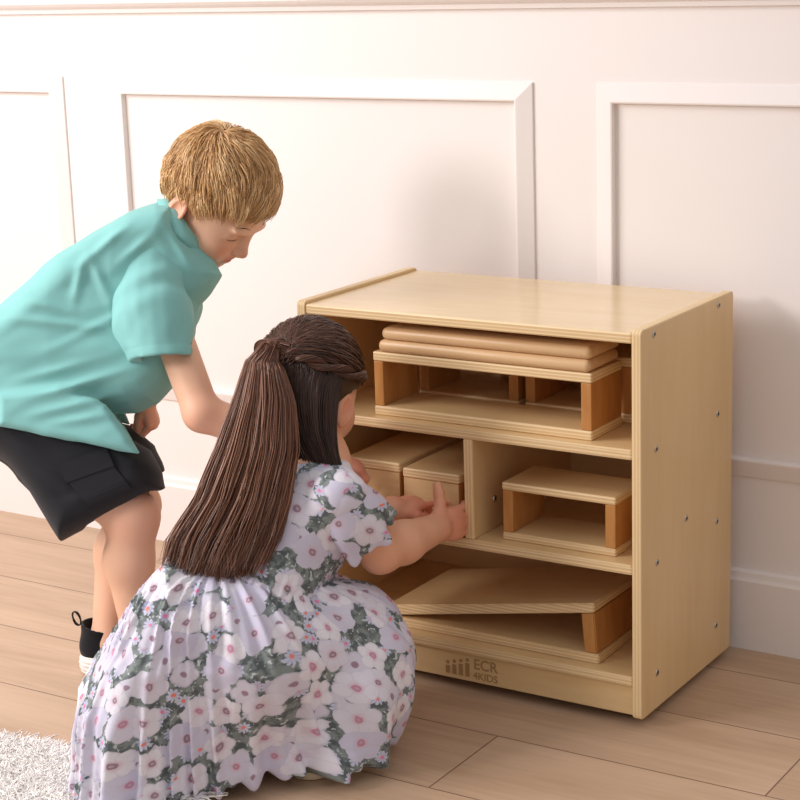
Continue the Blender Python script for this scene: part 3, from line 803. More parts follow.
# cargo pocket with its flap, on the near leg
def patch_on(fd, quad, d, out, name, parent, m, n=9):
    """a cloth patch sewn onto a surface: quad corners as seen, laid on the shape"""
    g = np.linspace(0, 1, n); A, B, C, D = [at(x, y, d) for x, y in quad]
    P = np.array([(1 - v) * ((1 - u) * A + u * B) + v * ((1 - u) * D + u * C) for v in g for u in g])
    dr = nrm((A + C) / 2 - CAM); T = surface_on(fd, P, dr, .05, 300); bm = bmesh.new()
    F_ = [bm.verts.new(p - dr * out) for p in T]; K_ = [bm.verts.new(p + dr * .004) for p in T]
    for i in range(n - 1):
        for j in range(n - 1):
            q = [i * n + j, i * n + j + 1, (i + 1) * n + j + 1, (i + 1) * n + j]
            bm.faces.new([F_[k] for k in q]); bm.faces.new([K_[k] for k in q[::-1]])
    rim = list(range(n)) + [i * n + n - 1 for i in range(1, n)] + [(n - 1) * n + j for j in range(n - 2, -1, -1)] + [i * n for i in range(n - 2, 0, -1)]
    for a_, b_ in zip(rim, rim[1:] + rim[:1]): bm.faces.new([F_[a_], K_[a_], K_[b_], F_[b_]])
    bmesh.ops.recalc_face_normals(bm, faces=bm.faces)
    return from_bm(name, bm, m, parent)
patch_on(shorts, [(58, 464), (106, 447), (114, 466), (66, 483)], 3.09, .0052, 'pocket_flap', sho, M_short)
patch_on(shorts, [(68, 482), (113, 466), (132, 488), (90, 507)], 3.09, .0035, 'pocket', sho, M_short)

# shoes: black knit sneakers, ribbed white sole, pull tab at the heel
def sneaker(heel, fd):
    fd = nrm(np.array([fd[0], fd[1], 0])); sd = np.array([-fd[1], fd[0], 0]); h0 = np.array([heel[0], heel[1], 0.])
    R = np.stack([fd, sd, UZ], 1); P = lambda x, y, z: h0 + R @ np.array([x, y, z])
    f = Field()
    f.chain([P(.032, 0, .045), P(.10, 0, .036), P(.145, 0, .028)], [.033, .031, .026], .02)
    f.chain([P(.036, 0, .05), P(.034, 0, .085)], [.032, .031], .015)
    f.chain([P(.036, 0, .07), P(.034, 0, .12)], [.026, .029], .004, 's')
    f.plane(P(0, 0, .022), (0, 0, -1)); f.plane(P(.03, 0, .088), nrm(R @ np.array([.25, 0, 1])))
    V, Q = f.mesh(h0 + np.array([-.2, -.2, 0]), h0 + np.array([.22, .22, .13]), .0026)
    up = link('shoe_upper', np_mesh('shoe_upper', V, [Q]), M_black_cloth, bo)
    g = Field()
    g.chain([P(.036, 0, .018), P(.10, 0, .018), P(.143, 0, .018)], [.040, .037, .030], .03)
    g.plane(P(0, 0, .036), (0, 0, 1), .004); g.plane(P(0, 0, .001), (0, 0, -1), .004)
    V, Q = g.mesh(h0 + np.array([-.2, -.2, -.004]), h0 + np.array([.22, .22, .06]), .0022, lambda X: .0012 * np.sin(X[:, 2] * 2 * math.pi / .0075))
    link('shoe_sole', np_mesh('shoe_sole', V, [Q]), M_white_rub, bo)
    # pull tab loop
    bm = bmesh.new(); t = []
    for i in range(15):
        a = math.pi * 2 * i / 14; c = P(-.003 - .006 * math.sin(a / 2) ** 2 , 0, 0.085) + R @ np.array([-.007 * math.sin(a), 0, .012 - .013 * math.cos(a)])
        t.append([bm.verts.new(c + sd * s_ * .0035 + (R @ np.array([math.cos(a), 0, math.sin(a)])) * e * .0009) for s_, e in ((-1, -1), (1, -1), (1, 1), (-1, 1))])
    for A, B in zip(t, t[1:]):
        for k in range(4): bm.faces.new((A[k], A[(k + 1) % 4], B[(k + 1) % 4], B[k]))
    bmesh.ops.recalc_face_normals(bm, faces=bm.faces)
    from_bm('pull_tab', bm, M_black_cloth, up, True)
sneaker((ankL - footdir * .048), footdir); sneaker((ankR - footdir * .036), footdir)

# face details
def face_lines(fd, c, R, s_, own):
    for sd in (-1, 1):
        for nm, r, pts in (('eyelashes', .0014, [(.085, sd * (.029 + a), -.0262 - 9 * sq(a)) for a in np.linspace(-.0125, .0135, 11)]),
                           ('eyebrow', .0010, [(.09, sd * (.029 + a), .001 + .0035 * math.cos(a * 100)) for a in np.linspace(-.014, .017, 11)])):
            P = np.array([c + R @ (np.array(p) * s_) for p in pts]); P = surface_on(fd, P, -R[:, 0])
            V, Q, _, _ = strands_mesh(P[None], r * np.sin(np.linspace(.25, math.pi - .25, len(pts)))[None], 5)
            link(nm, np_mesh(nm, V, [Q]), M_lash, own)
face_lines(body, b_head_c, bR, BHS, bo)

# hair
def cap_mesh(c, R, s, rad, off, keep, h=.003):
    f = Field(); f.ell(c + R @ (np.array(off) * s), np.array(rad) * s, R)
    V, Q = f.mesh(c - .13, c + .13, h)
    return crop(V, Q, lambda V: keep(((V - c) @ R) / s))
def boy_hairline(q):
    x, y, z = q[:, 0], q[:, 1], q[:, 2]
    lim = np.where(x > .035, .022 + .25 * (x - .035) - .25 * np.maximum(np.abs(y) - .03, 0), np.where(x > .012, -.012, np.where(x > -.028, -.008, -.060)))
    lim = np.interp(x, [-.1, -.040, -.030, .006, .014, .032, .056, .1], [-.046, -.040, -.010, -.010, -.014, .024, .048, .054])
    return z > lim
cv_, cq_ = cap_mesh(b_head_c, bR, BHS, (.0895, .0735, .0865), (-.003, 0, .010), boy_hairline)
nS = 10000
U_ = RNG.normal(size=(nS * 3, 3)); U_ /= np.linalg.norm(U_, axis=1, keepdims=True)
er = np.array([.0895, .0735, .0865]); ec = np.array([-.003, 0, .010])
q0 = ec + U_ * er; q0 = q0[boy_hairline(q0)][:nS]; nS = len(q0)
whorl = nrm(np.array([-.55, -.12, .83]))
def flow(q):
    n = (q - ec) / er ** 2; n /= np.linalg.norm(n, axis=1, keepdims=True)
    w_ = q - (ec + whorl * er); t = w_ + .55 * np.cross(n, w_) * np.exp(-np.linalg.norm(w_, axis=1, keepdims=True) / .06)
    t = t / (np.linalg.norm(t, axis=1, keepdims=True) + 1e-6)
    front = np.clip((q[:, :1] - .02) / .05, 0, 1)
    t = t + front * np.array([.1, -.75, -.1]); t = t - (t * n).sum(1, keepdims=True) * n
    return t / (np.linalg.norm(t, axis=1, keepdims=True) + 1e-6), n
mS = 8; L_ = RNG.uniform(.030, .050, (nS, 1)) * np.interp(q0[:, 2:3], [-.06, .0, .05], [.4, .5, 1.])
clump = nrm(RNG.normal(size=3))
paths = np.zeros((nS, mS, 3)); q = q0.copy(); jit = RNG.normal(size=(nS, 3)) * .07
cl = np.sin(q0 @ np.array([160, 90, 60])) + np.sin(q0 @ np.array([-70, 170, 110]) + 1) + np.sin(q0 @ np.array([60, -120, 190]) + 2)
lift0 = RNG.uniform(.003, .011, (nS, 1)) + .0013 * cl[:, None]
for i in range(mS):
    t, n = flow(q); f_ = i / (mS - 1)
    # stay on the skull, lifted in a soft arch
    d_ = (q - ec) / er; rr = np.linalg.norm(d_, axis=1, keepdims=True)
    base = ec + d_ / rr * er
    paths[:, i] = base + n * (.0015 + lift0 * math.sin(min(1, f_ * 1.3) * math.pi * .62))
    tt = t + jit * .9 + .08 * cl[:, None] * np.cross(n, t); q = base + tt * L_ / (mS - 1)
hw = b_head_c + (paths * BHS) @ bR.T
V, Q, si, st = strands_mesh(hw, np.interp(np.linspace(0, 1, mS), [0, .4, 1], [.0006, .0008, .0003])[None], 3)
tone = np.clip(.5 + .17 * RNG.normal(size=nS) + .09 * cl, 0, 1)
ctone = np.full(len(cv_), .42)
allV, allQ = joined([(cv_, cq_), (V, Q)])
me = np_mesh('hair', allV, [allQ]); vattr(me, 'tone', np.concatenate([ctone, tone[si]])); link('hair', me, M_blond, bo)

# ------------------------------------------------------------------ the girl, squatting before the shelf
gF = nrm(.44 * RH + .88 * FH - .30 * UZ); gU = nrm(UZ + .30 * (.44 * RH + .88 * FH) + .06 * RH)
gR = frame(gF, gU); gRt = -gR[:, 1]
gc = at(311, 380, 2.985)
GH = nrm(.8 * RH + .6 * FH)              # the way she faces
gsR, gsL = at(339, 498, 2.868), at(275, 478, 3.04)
geR, gwR = at(380, 552, 2.94), at(437, 528, 3.045)
geL, gwL = at(330, 545, 3.10), at(392, 510, 3.075)
gneck0, gneck1 = at(316, 466, 2.955), at(316, 425, 2.975)
chest, waist, hips = at(296, 525, 2.935), at(262, 592, 2.90), at(222, 665, 2.86)
gkR, gkL = at(356, 630, 2.955), at(318, 612, 3.06)
ghR, ghL = at(240, 690, 2.83), at(222, 680, 2.93)
gaR = at(312, 774, 2.882); gaR[2] = .07; gaL = at(262, 760, 2.97); gaL[2] = .07
gb = Field()
gb.chain([gneck1, gneck0], [.033, .036], .02)
gb.chain([gneck0, chest, waist, hips], [.045, .074, .074, .095], .05)
gb.chain([gsL, gneck0, gsR], [.036, .04, .036], .03)
for sh, el, wr in ((gsR, geR, gwR), (gsL, geL, gwL)):
    gb.chain([sh, el], [.036, .033], .015); gb.chain([el, el + (wr - el) * .4, wr], [.033, .034, .024], .014)
for hp, kn, an in ((ghR, gkR, gaR), (ghL, gkL, gaL)):
    gb.chain([hp, kn], [.07, .047], .02); gb.chain([kn, kn + (an - kn) * .4, an], [.044, .040, .026], .02)
    gb.chain([an - np.array([0, 0, .025]), an + GH * .09 - np.array([0, 0, .045])], [.03, .022], .02)
head_field(gb, gc, gR, .98)
hdR = nrm(gwR - geR)
# right hand pushes the near block: back of the hand to the viewer, thumb up, fingers bent round the far edge
hd1 = nrm(.72 * CR + .62 * CF + .16 * CU)
hand_field(gb, gwR - hd1 * .006, hd1, nrm(-.62 * CR + .74 * CF + .0 * CU), 1, 1.07, [(22, 25, 20), (24, 25, 20), (26, 25, 20), (28, 25, 20)], .05, ((.30, .93, .1), (.05, 1., .02), (-.05, 1., .05)))
hd2 = nrm(.78 * CR + .22 * CU + .5 * CF)
hand_field(gb, gwL, hd2, nrm(-.75 * CU + .45 * CF + .2 * CR), -1, .95, [(4, 8, 6), (42, 60, 40), (50, 65, 40), (55, 65, 40)], .05, ((.8, .45, .35), (.9, .1, .4), (.95, 0, .35)))
g1c = gwR + hd1 * .045; g2c = gwL + hd2 * .05
V, Q = patched(gb, (-.98, -.86, .004), (-.12, .12, .72), .0042, [(box(gc, .13), .0019), (box(g1c, .078), .0016), (box(g2c, .076), .0016)])
gm = np_mesh('person', V, [Q])
face_attr(gm, V, gc, gR, .98, [(g1c, .05, .6), (g2c, .05, .6), (geR, .04, .2)])
go = bpy.data.objects.new('person', gm); COL.objects.link(go); gm.materials.append(M_skin_g)
tag(go, 'person with long brown hair in a floral dress, squatting in front of the shelf', 'person')
face_lines(gb, gc, gR, .98, go)

# printed cotton: big pale anemones, small lilac blossoms, grey-green leaves between
m, nt, b = mat('floral_cotton'); M_floral = m
uvn = N(nt, 'ShaderNodeUVMap'); uvn.uv_map = 'print'
wob_ = noise(nt, uvn.outputs[0], 60, 2, .5)
wv = N(nt, 'ShaderNodeVectorMath', op='SUBTRACT'); lk(nt, wob_.outputs['Color'], wv.inputs[0]); wv.inputs[1].default_value = (.5, .5, .5)
ws = N(nt, 'ShaderNodeVectorMath', op='SCALE'); lk(nt, wv.outputs[0], ws.inputs[0]); ws.inputs['Scale'].default_value = .010
uvw = N(nt, 'ShaderNodeVectorMath', op='ADD'); lk(nt, uvn.outputs[0], uvw.inputs[0]); lk(nt, ws.outputs[0], uvw.inputs[1])
def blossom(size, lobes, rot, rnd=.75):
    """returns distance to the flower's own centre (scaled), petal radius there, and the cell's random colour"""
    mp = mapping(nt, uvw.outputs[0], (1 / size, 1 / size, 1), (rot * 3.1, rot * 1.7, 0), (0, 0, rot))
    v = N(nt, 'ShaderNodeTexVoronoi'); v.voronoi_dimensions = '2D'; v.feature = 'F1'; v.inputs['Scale'].default_value = 1.; v.inputs['Randomness'].default_value = rnd
    lk(nt, mp, v.inputs['Vector'])
    d = N(nt, 'ShaderNodeVectorMath', op='SUBTRACT'); lk(nt, mp, d.inputs[0]); lk(nt, v.outputs['Position'], d.inputs[1])
    s = N(nt, 'ShaderNodeSeparateXYZ'); lk(nt, d.outputs[0], s.inputs[0])
    a = mth(nt, 'ARCTAN2', s.outputs[1], s.outputs[0])
    sc = N(nt, 'ShaderNodeSeparateColor'); lk(nt, v.outputs['Color'], sc.inputs[0])
    ph = mth(nt, 'MULTIPLY', sc.outputs[0], 6.28)
    pet = mth(nt, 'ABSOLUTE', mth(nt, 'SINE', mth(nt, 'ADD', mth(nt, 'MULTIPLY', a, lobes / 2), ph)))
    return v.outputs['Distance'], a, pet, sc, ph
leaf = noise(nt, uvw.outputs[0], 70, 3, .6)
c = mix(nt, smooth_step(nt, leaf.outputs[0], .40, .60), s2l(90, 97, 100), s2l(134, 142, 140))
leaf2 = noise(nt, uvw.outputs[0], 120, 2, .5)
c = mix(nt, smooth_step(nt, leaf2.outputs[0], .60, .64), c, s2l(190, 196, 196))
# little lilac blossoms
d, a, pet, sc, ph = blossom(.026, 9, .6, .9)
R_ = mth(nt, 'ADD', .30, mth(nt, 'MULTIPLY', pet, .14)); on = mth(nt, 'MULTIPLY', smooth_step(nt, mth(nt, 'SUBTRACT', R_, d), 0., .05), mth(nt, 'GREATER_THAN', sc.outputs[1], .35))
pc = mix(nt, mth(nt, 'MULTIPLY', pet, .7), s2l(176, 178, 204), s2l(212, 212, 230))
ctr = mth(nt, 'SUBTRACT', 1., smooth_step(nt, d, .09, .15)); cc = mix(nt, mth(nt, 'GREATER_THAN', sc.outputs[2], .5), s2l(236, 134, 116), s2l(232, 130, 168))
pc = mix(nt, ctr, pc, cc); c = mix(nt, on, c, pc)
# a lower layer of anemones, partly covered
d, a, pet, sc, ph = blossom(.047, 5, 1.9, .7)
R_ = mth(nt, 'ADD', .40, mth(nt, 'MULTIPLY', pet, .10)); on = mth(nt, 'MULTIPLY', smooth_step(nt, mth(nt, 'SUBTRACT', R_, d), 0., .03), mth(nt, 'GREATER_THAN', sc.outputs[2], .62))
pc = mix(nt, smooth_step(nt, mth(nt, 'SUBTRACT', R_, d), .0, .12), s2l(188, 184, 200), s2l(214, 210, 224))
pc = mix(nt, mth(nt, 'SUBTRACT', 1., smooth_step(nt, d, .08, .14)), pc, s2l(160, 132, 150)); c = mix(nt, on, c, pc)
# big anemones
d, a, pet, sc, ph = blossom(.053, 5, .0, .6)
rv = noise(nt, uvw.outputs[0], 160, 2)
R_ = mth(nt, 'ADD', mth(nt, 'ADD', .43, mth(nt, 'MULTIPLY', pet, .12)), mth(nt, 'MULTIPLY', mth(nt, 'SUBTRACT', sc.outputs[1], .5), .16))
on = mth(nt, 'MULTIPLY', smooth_step(nt, mth(nt, 'SUBTRACT', R_, d), 0., .03), mth(nt, 'GREATER_THAN', sc.outputs[2], .16))
rim = smooth_step(nt, mth(nt, 'SUBTRACT', R_, d), .0, .10)
pc = mix(nt, rim, s2l(208, 204, 218), mix(nt, smooth_step(nt, sc.outputs[1], .3, .8), s2l(230, 226, 234), s2l(206, 202, 222)))
pc = mix(nt, mth(nt, 'MULTIPLY', mth(nt, 'SUBTRACT', 1., smooth_step(nt, pet, .0, .22)), .5), pc, s2l(204, 196, 210))
streak = mth(nt, 'MULTIPLY', smooth_step(nt, rv.outputs[0], .5, .75), .35); pc = mix(nt, streak, pc, s2l(212, 206, 222))
halo = mth(nt, 'SUBTRACT', 1., smooth_step(nt, d, .10, .22)); pc = mix(nt, mth(nt, 'MULTIPLY', halo, .65), pc, s2l(214, 184, 200))
core = mth(nt, 'SUBTRACT', 1., smooth_step(nt, d, .085, .12)); cc = mix(nt, mth(nt, 'GREATER_THAN', sc.outputs[0], .55), s2l(150, 120, 134), s2l(198, 128, 156))
pc = mix(nt, mth(nt, 'MULTIPLY', core, .9), pc, cc)
dot = mth(nt, 'SUBTRACT', 1., smooth_step(nt, d, .035, .055)); pc = mix(nt, dot, pc, s2l(190, 170, 180))
c = mix(nt, on, c, pc)
lk(nt, c, b.inputs['Base Color']); b.inputs['Roughness'].default_value = .8; b.inputs['Specular IOR Level'].default_value = .2; b.inputs['Sheen Weight'].default_value = .1
tcg = N(nt, 'ShaderNodeTexCoord'); nw = noise(nt, tcg.outputs['Object'], 420, 2); bump(nt, b, nw.outputs[0], .15, .0006)
def uv_set(me, V, Q, uv, wrap=None):
    l = me.uv_layers.new(name='print'); U = uv[Q].copy()
    if wrap:
        d = U[:, :, 0] - U[:, :1, 0]; U[:, :, 0] -= np.round(d / wrap) * wrap
    l.data.foreach_set('uv', U.reshape(-1).astype(np.float32))

# skirt: wide, tiered, draped over the right knee, down to the floor
SD = 2.93
So = at(245, 700, SD); So = np.array([So[0], So[1], 0.])
def on_plane(px, py):
    ray = CF + CR * (px - 400) / FPX + CU * (400 - py) / FPX
    t = ((So - CAM) @ FH) / (ray @ FH)
    P = CAM + ray * t; return ((P - So) @ RH, P[2])
SH = .42
def ell_s(x, z, a_, b_):
    th = np.arctan2(z / b_, x / a_); tt = np.linspace(-math.pi, math.pi, 721)
    ds = np.sqrt((a_ * np.sin(tt)) ** 2 + (b_ * np.cos(tt)) ** 2); S_ = np.concatenate([[0], np.cumsum((ds[1:] + ds[:-1]) / 2 * (tt[1] - tt[0]))])
    return np.interp(th, tt, S_), S_[-1]
skirt = Field()
sp = [on_plane(x, y) for x, y in [(250, 578), (200, 560), (172, 548), (150, 574), (128, 606), (108, 636), (94, 664), (92, 720), (91, 770), (90, 800)]]
sp = [(x, z) for x, z in sp] + [(sp[-1][0], -.06), (on_plane(372, 760)[0], -.06)] + [on_plane(x, y) for x, y in [(370, 770), (385, 744), (398, 722), (396, 690), (385, 655), (360, 630), (330, 618), (305, 600)]]
def wsk(x, y): return .115 + .05 * np.clip((.34 - y) / .30, 0, 1)
skirt.poly(sp, So, RH, UZ, FH, .165, .085, .02, wfun=wsk, shear=SH)
skirt.chain([waist, at(235, 630, 2.88)], [.084, .12], .04)
skirt.chain([at(255, 665, 2.85), at(332, 636, 2.925), gkR + CF * -.004], [.10, .075, .064], .04)
skirt.chain([gkR + np.array([0, 0, .005]), at(366, 660, 2.93), at(356, 700, 2.90), at(334, 775, 2.88)], [.060, .066, .070, .070], .03)
skirt.chain([at(300, 640, 2.98), gkL], [.08, .07], .05)
skirt.plane((0, 0, .028), (0, 0, -1), .004)
# hollow underneath
skirt.poly([(-.16, -.08), (.10, -.08), (.06, .06), (-.10, .08)], So, RH, UZ, FH, .085, .05, .01, 's', shear=SH)
axc = So + RH * -.03
def sk_coord(P):
    q = P - axc; x = q @ RH; z = q @ FH - SH * x
    s, L = ell_s(x, z, .26, .16); return s, L
zs1 = .215
def skirt_disp(P):
    s, L = sk_coord(P); z = P[:, 2]
    nz = .012 * np.sin(s * 17 + 1.) + .008 * np.sin(s * 41 + z * 5)
    f1 = np.sin((s + nz) * 2 * math.pi / .038 + 9 * z); f2 = np.sin((s + nz * 1.4) * 2 * math.pi / .022 + 1.3 + 6 * z)
    seam = zs1 + .012 * np.sin(s * 9) - .05 * np.clip((P - axc) @ RH, 0, .2)
    below = np.clip((seam - z) / .05, 0, 1); top = np.clip((z - seam) / .02, 0, 1) * np.clip((.36 - z) / .06, 0, 1)
    near = np.exp(-((z - seam) / .012) ** 2)
    a = .0085 * below * np.clip((seam - z) / .12, .4, 1) + .0052 * top
    d = -a * (.7 * f1 + .5 * f2) - .0035 * near * (1 + .6 * f2) - .0045 * np.clip((seam - z) / .012, 0, 1)
    qk = P - gkR; thk = np.arctan2(qk @ FH, qk @ RH); wk = np.clip((-.02 - qk[:, 2]) / .08, 0, 1) * np.exp(-((qk[:, :2] ** 2).sum(1)) / .012)
    d = d - .0055 * wk * (np.sin(thk * 9 + 3 * qk[:, 2] * 6) * .7 + .4 * np.sin(thk * 15 + 1))
    d = d + .0025 * wob(P, 34, 8, 2)
    hem = np.exp(-((z - .055) / .004) ** 2); 
    return d + .0010 * hem
V, Q = skirt.mesh((-1.02, -.90, .0), (-.10, .02, .44), .0036, skirt_disp)
me = np_mesh('dress', V, [Q]); q = V - axc; fx = q @ RH; fz = q @ FH - SH * fx
ss = lambda t: np.clip(t, 0, 1) ** 2 * (3 - 2 * np.clip(t, 0, 1))
fw = fz + .15; uv_set(me, V, Q, np.stack([fx * 1.04 - ss((-.10 - fx) / .10) * fw + ss((fx - .07) / .08) * fw * .8, V[:, 2] * 1.08 + .25 * np.maximum(fz, -.16)], 1))
dress = link('dress', me, M_floral, go)
# bodice
bod = Field()
bod.chain([at(316, 470, 2.955), chest, waist], [.048, .084, .080], .05)
bod.chain([gsL + np.array([0, 0, -.002]), at(316, 476, 2.955), gsR], [.045, .045, .046], .03)
bod.chain([waist, at(240, 620, 2.89)], [.083, .10], .03)
bod.cone(gneck0 + nrm(gneck1 - gneck0) * .008, gneck1 + np.array([0, 0, .05]), .046, .05, .006, 's')
bax = nrm(chest - waist); be1 = nrm(np.cross(bax, CF)); be2 = np.cross(bax, be1)
bod.plane(waist - bax * .012, -bax, .01)
def bod_disp(P):
    q = P - waist; t = q @ bax; th = np.arctan2(q @ be2, q @ be1)
    g = np.exp(-(t / .02) ** 2)
    return .0022 * wob(P, 45, 8, 6) - .0025 * g * np.sin(th * 34) - .004 * np.exp(-((t + .010) / .006) ** 2)
V, Q = bod.mesh((-.80, -.62, .18), (-.22, .05, .56), .0032, bod_disp)
me = np_mesh('bodice', V, [Q]); q = V - waist; th = np.arctan2(q @ be2, q @ be1) ; 
uv_set(me, V, Q, np.stack([th * .085 + .21, q @ bax + .37], 1), 2 * math.pi * .085)
link('bodice', me, M_floral, dress)
# sleeves: short, full, with a gathered edge
def sleeve(sh, el, side_, parent, seed):
    ax = nrm(el - sh); f = Field()
    f.chain([sh - ax * .005 + UZ * .002, sh + ax * .04, sh + ax * .080], [.044, .051, .058], .02)
    f.plane(sh + ax * .080, ax, .004)
    f.chain([sh + ax * .05, sh + ax * .12], [.041, .058], .004, 's')
    e1 = nrm(np.cross(ax, CF)); e2 = np.cross(ax, e1)
    def dp(P):
        q = P - sh; t = q @ ax; th = np.arctan2(q @ e2, q @ e1)
        return -.0065 * np.clip((t - .01) / .07, 0, 1) * (np.sin(th * 6 + seed) * .7 + np.sin(th * 11 + 2 * seed) * .4) + .0015 * wob(P, 60, 8, 1)
    c0 = sh + ax * .04
    V, Q = f.mesh(c0 - .13, c0 + .13, .0028, dp)
    me = np_mesh('sleeve', V, [Q]); q = V - sh; th = np.arctan2(q @ e2, q @ e1)
    uv_set(me, V, Q, np.stack([q @ RH * 1.05 + seed * .17, V[:, 2] * 1.06 + .25 * (q @ FH)], 1))
    return link('sleeve', me, M_floral, parent)
sleeve(gsR + np.array([.0, 0, -.004]), gsR + (geR - gsR) * .9 - CR * .006, 1, dress, 1.3); sleeve(gsL, geL, -1, dress, .4)

# shoes: tan leather with a pale sole
M_tan = plain('tan_leather', s2l(176, 118, 70), .5, .4); M_sole = plain('pale_sole', s2l(222, 200, 168), .6)
def flat_shoe(heel, fd):
    fd = nrm(np.array([fd[0], fd[1], 0])); sd = np.array([-fd[1], fd[0], 0]); h0 = np.array([heel[0], heel[1], 0.]); R = np.stack([fd, sd, UZ], 1); P = lambda x, y, z: h0 + R @ np.array([x, y, z])
    f = Field(); f.chain([P(.03, 0, .035), P(.09, 0, .030), P(.135, 0, .022)], [.031, .031, .026], .02)
    f.chain([P(.03, 0, .05), P(.03, 0, .09)], [.024, .034], .004, 's'); f.chain([P(.05, 0, .072), P(.085, 0, .072)], [.024, .018], .006, 's')
    f.plane(P(0, 0, .012), (0, 0, -1)); f.plane(P(0, 0, .058), (0, 0, 1))
    V, Q = f.mesh(h0 - np.array([.2, .2, 0]), h0 + np.array([.2, .2, .1]), .0026); up = link('shoe_upper', np_mesh('shoe_upper', V, [Q]), M_tan, go)
    g = Field(); g.chain([P(.03, 0, .012), P(.09, 0, .012), P(.135, 0, .012)], [.035, .035, .029], .03); g.plane(P(0, 0, .015), (0, 0, 1)); g.plane(P(0, 0, .001), (0, 0, -1))
    V, Q = g.mesh(h0 - np.array([.2, .2, .01]), h0 + np.array([.2, .2, .05]), .0024); link('shoe_sole', np_mesh('shoe_sole', V, [Q]), M_sole, go)
flat_shoe(gaR - GH * .03, GH); flat_shoe(gaL - GH * .03, GH)

# hair
er = np.array([.096, .079, .089]) * .98; ec = np.array([-.006, 0, .006]) * .98
G_ = np.array([-.092, 0, .040]) * 1.02           # where the upper hair is gathered
toW = lambda q: gc + q @ gR.T
def g_keep(q):
    x, y, z = q[:, 0], q[:, 1], q[:, 2]
    lim = np.interp(x, [-.1, -.02, -.008, .012, .03, .05, .07, .1], [-.085, -.082, -.020, -.004, -.012, .004, .034, .05])
    return z > lim
f = Field(); f.ell(toW(ec[None])[0], er * 1.005, gR)
V, Q = f.mesh(gc - .13, gc + .13, .003); cV_, cQ_ = crop(V, Q, lambda V: g_keep((V - gc) @ gR))
sets = [(cV_, cQ_)]; tones = [np.full(len(cV_), .10)]
def add_strands(P, rad, tone, sides=3, along=0.):
    V, Q, si, st = strands_mesh(P, rad, sides); sets.append((V, Q)); tones.append(np.clip(tone[si] + along * np.sin(np.clip(st * 1.25, 0, 1) * 2.6), 0, 1))
# upper hair combed back to the gather
n = 3200; U_ = RNG.normal(size=(n * 4, 3)); U_ /= np.linalg.norm(U_, axis=1, keepdims=True)
q0 = ec + U_ * er; ok = g_keep(q0) & (q0[:, 2] > .012 - .25 * (q0[:, 0] + .0)) ; q0 = q0[ok][:n]; n = len(q0)
mS = 12; P = np.zeros((n, mS, 3)); lf = RNG.uniform(.001, .006, (n, 1)); tgt = G_ + RNG.normal(size=(n, 3)) * np.array([.004, .008, .008])
for i in range(mS):
    f_ = i / (mS - 1); q = q0 + (tgt - q0) * f_; d_ = (q - ec) / er; rr = np.linalg.norm(d_, axis=1, keepdims=True)
    s_ = ec + d_ / rr * er; w_ = (s_ - ec) / er ** 2; w_ /= np.linalg.norm(w_, axis=1, keepdims=True)
    P[:, i] = s_ + w_ * (lf * (1 + .8 * math.sin(f_ * math.pi)) + .006 * f_ ** 3) + .0015 * np.sin(q0[:, :1] * 300 + f_ * 4)
cl = np.sin(q0 @ np.array([60, 240, 160])) + np.sin(q0 @ np.array([-70, 170, 210]) + 1)
add_strands(toW(P.reshape(-1, 3)).reshape(n, mS, 3), np.interp(np.linspace(0, 1, mS), [0, .2, 1], [.0005, .0010, .0009])[None], .28 + .10 * RNG.normal(size=n) + .07 * cl)
# rope twist from the right temple to the gather
def on_skull(q, lift):
    d_ = (q - ec) / er; s_ = ec + d_ / np.linalg.norm(d_) * er; w_ = (s_ - ec) / er ** 2; return s_ + w_ / np.linalg.norm(w_) * lift
A0 = np.array([.050, -.070, .022]); mT = 44; rope = []
for sd_ in (-1, 1):
    A0 = np.array([.052, sd_ * .068, .020])
    n = 220; base_ = np.array([on_skull(A0 + (G_ + np.array([0, sd_ * .008, -.004]) - A0) * t + np.array([-.01, 0, -.014]) * math.sin(t * math.pi), -.004 + .011 * min(1, t * 5)) for t in np.linspace(0, 1, mT)])
    Tn = np.gradient(base_, axis=0); Tn /= np.linalg.norm(Tn, axis=1, keepdims=True); Nn_ = (base_ - ec); Nn_ -= (Nn_ * Tn).sum(1, keepdims=True) * Tn; Nn_ /= np.linalg.norm(Nn_, axis=1, keepdims=True); Bn = np.cross(Tn, Nn_)
    ply = RNG.integers(0, 2, n); a0 = RNG.uniform(0, 6.28, n); r0 = np.sqrt(RNG.uniform(0, 1, n)) * .0052
    t = np.linspace(0, 1, mT); tw = t * 15.
    w_ = np.interp(t, [0, .15, .9, 1], [.5, 1, 1, .6]) * .0052
    pc_ = tw[None] + ply[:, None] * math.pi
    off1 = (np.cos(pc_) * w_)[..., None] * Bn[None] + (np.sin(pc_) * w_)[..., None] * Nn_[None]
    off2 = (r0[:, None] * np.cos(a0[:, None] + tw))[..., None] * Bn[None] + (r0[:, None] * np.sin(a0[:, None] + tw))[..., None] * Nn_[None]
    add_strands(toW((base_[None] + off1 + off2).reshape(-1, 3)).reshape(n, mT, 3), .0009, .30 + .12 * RNG.normal(size=n))
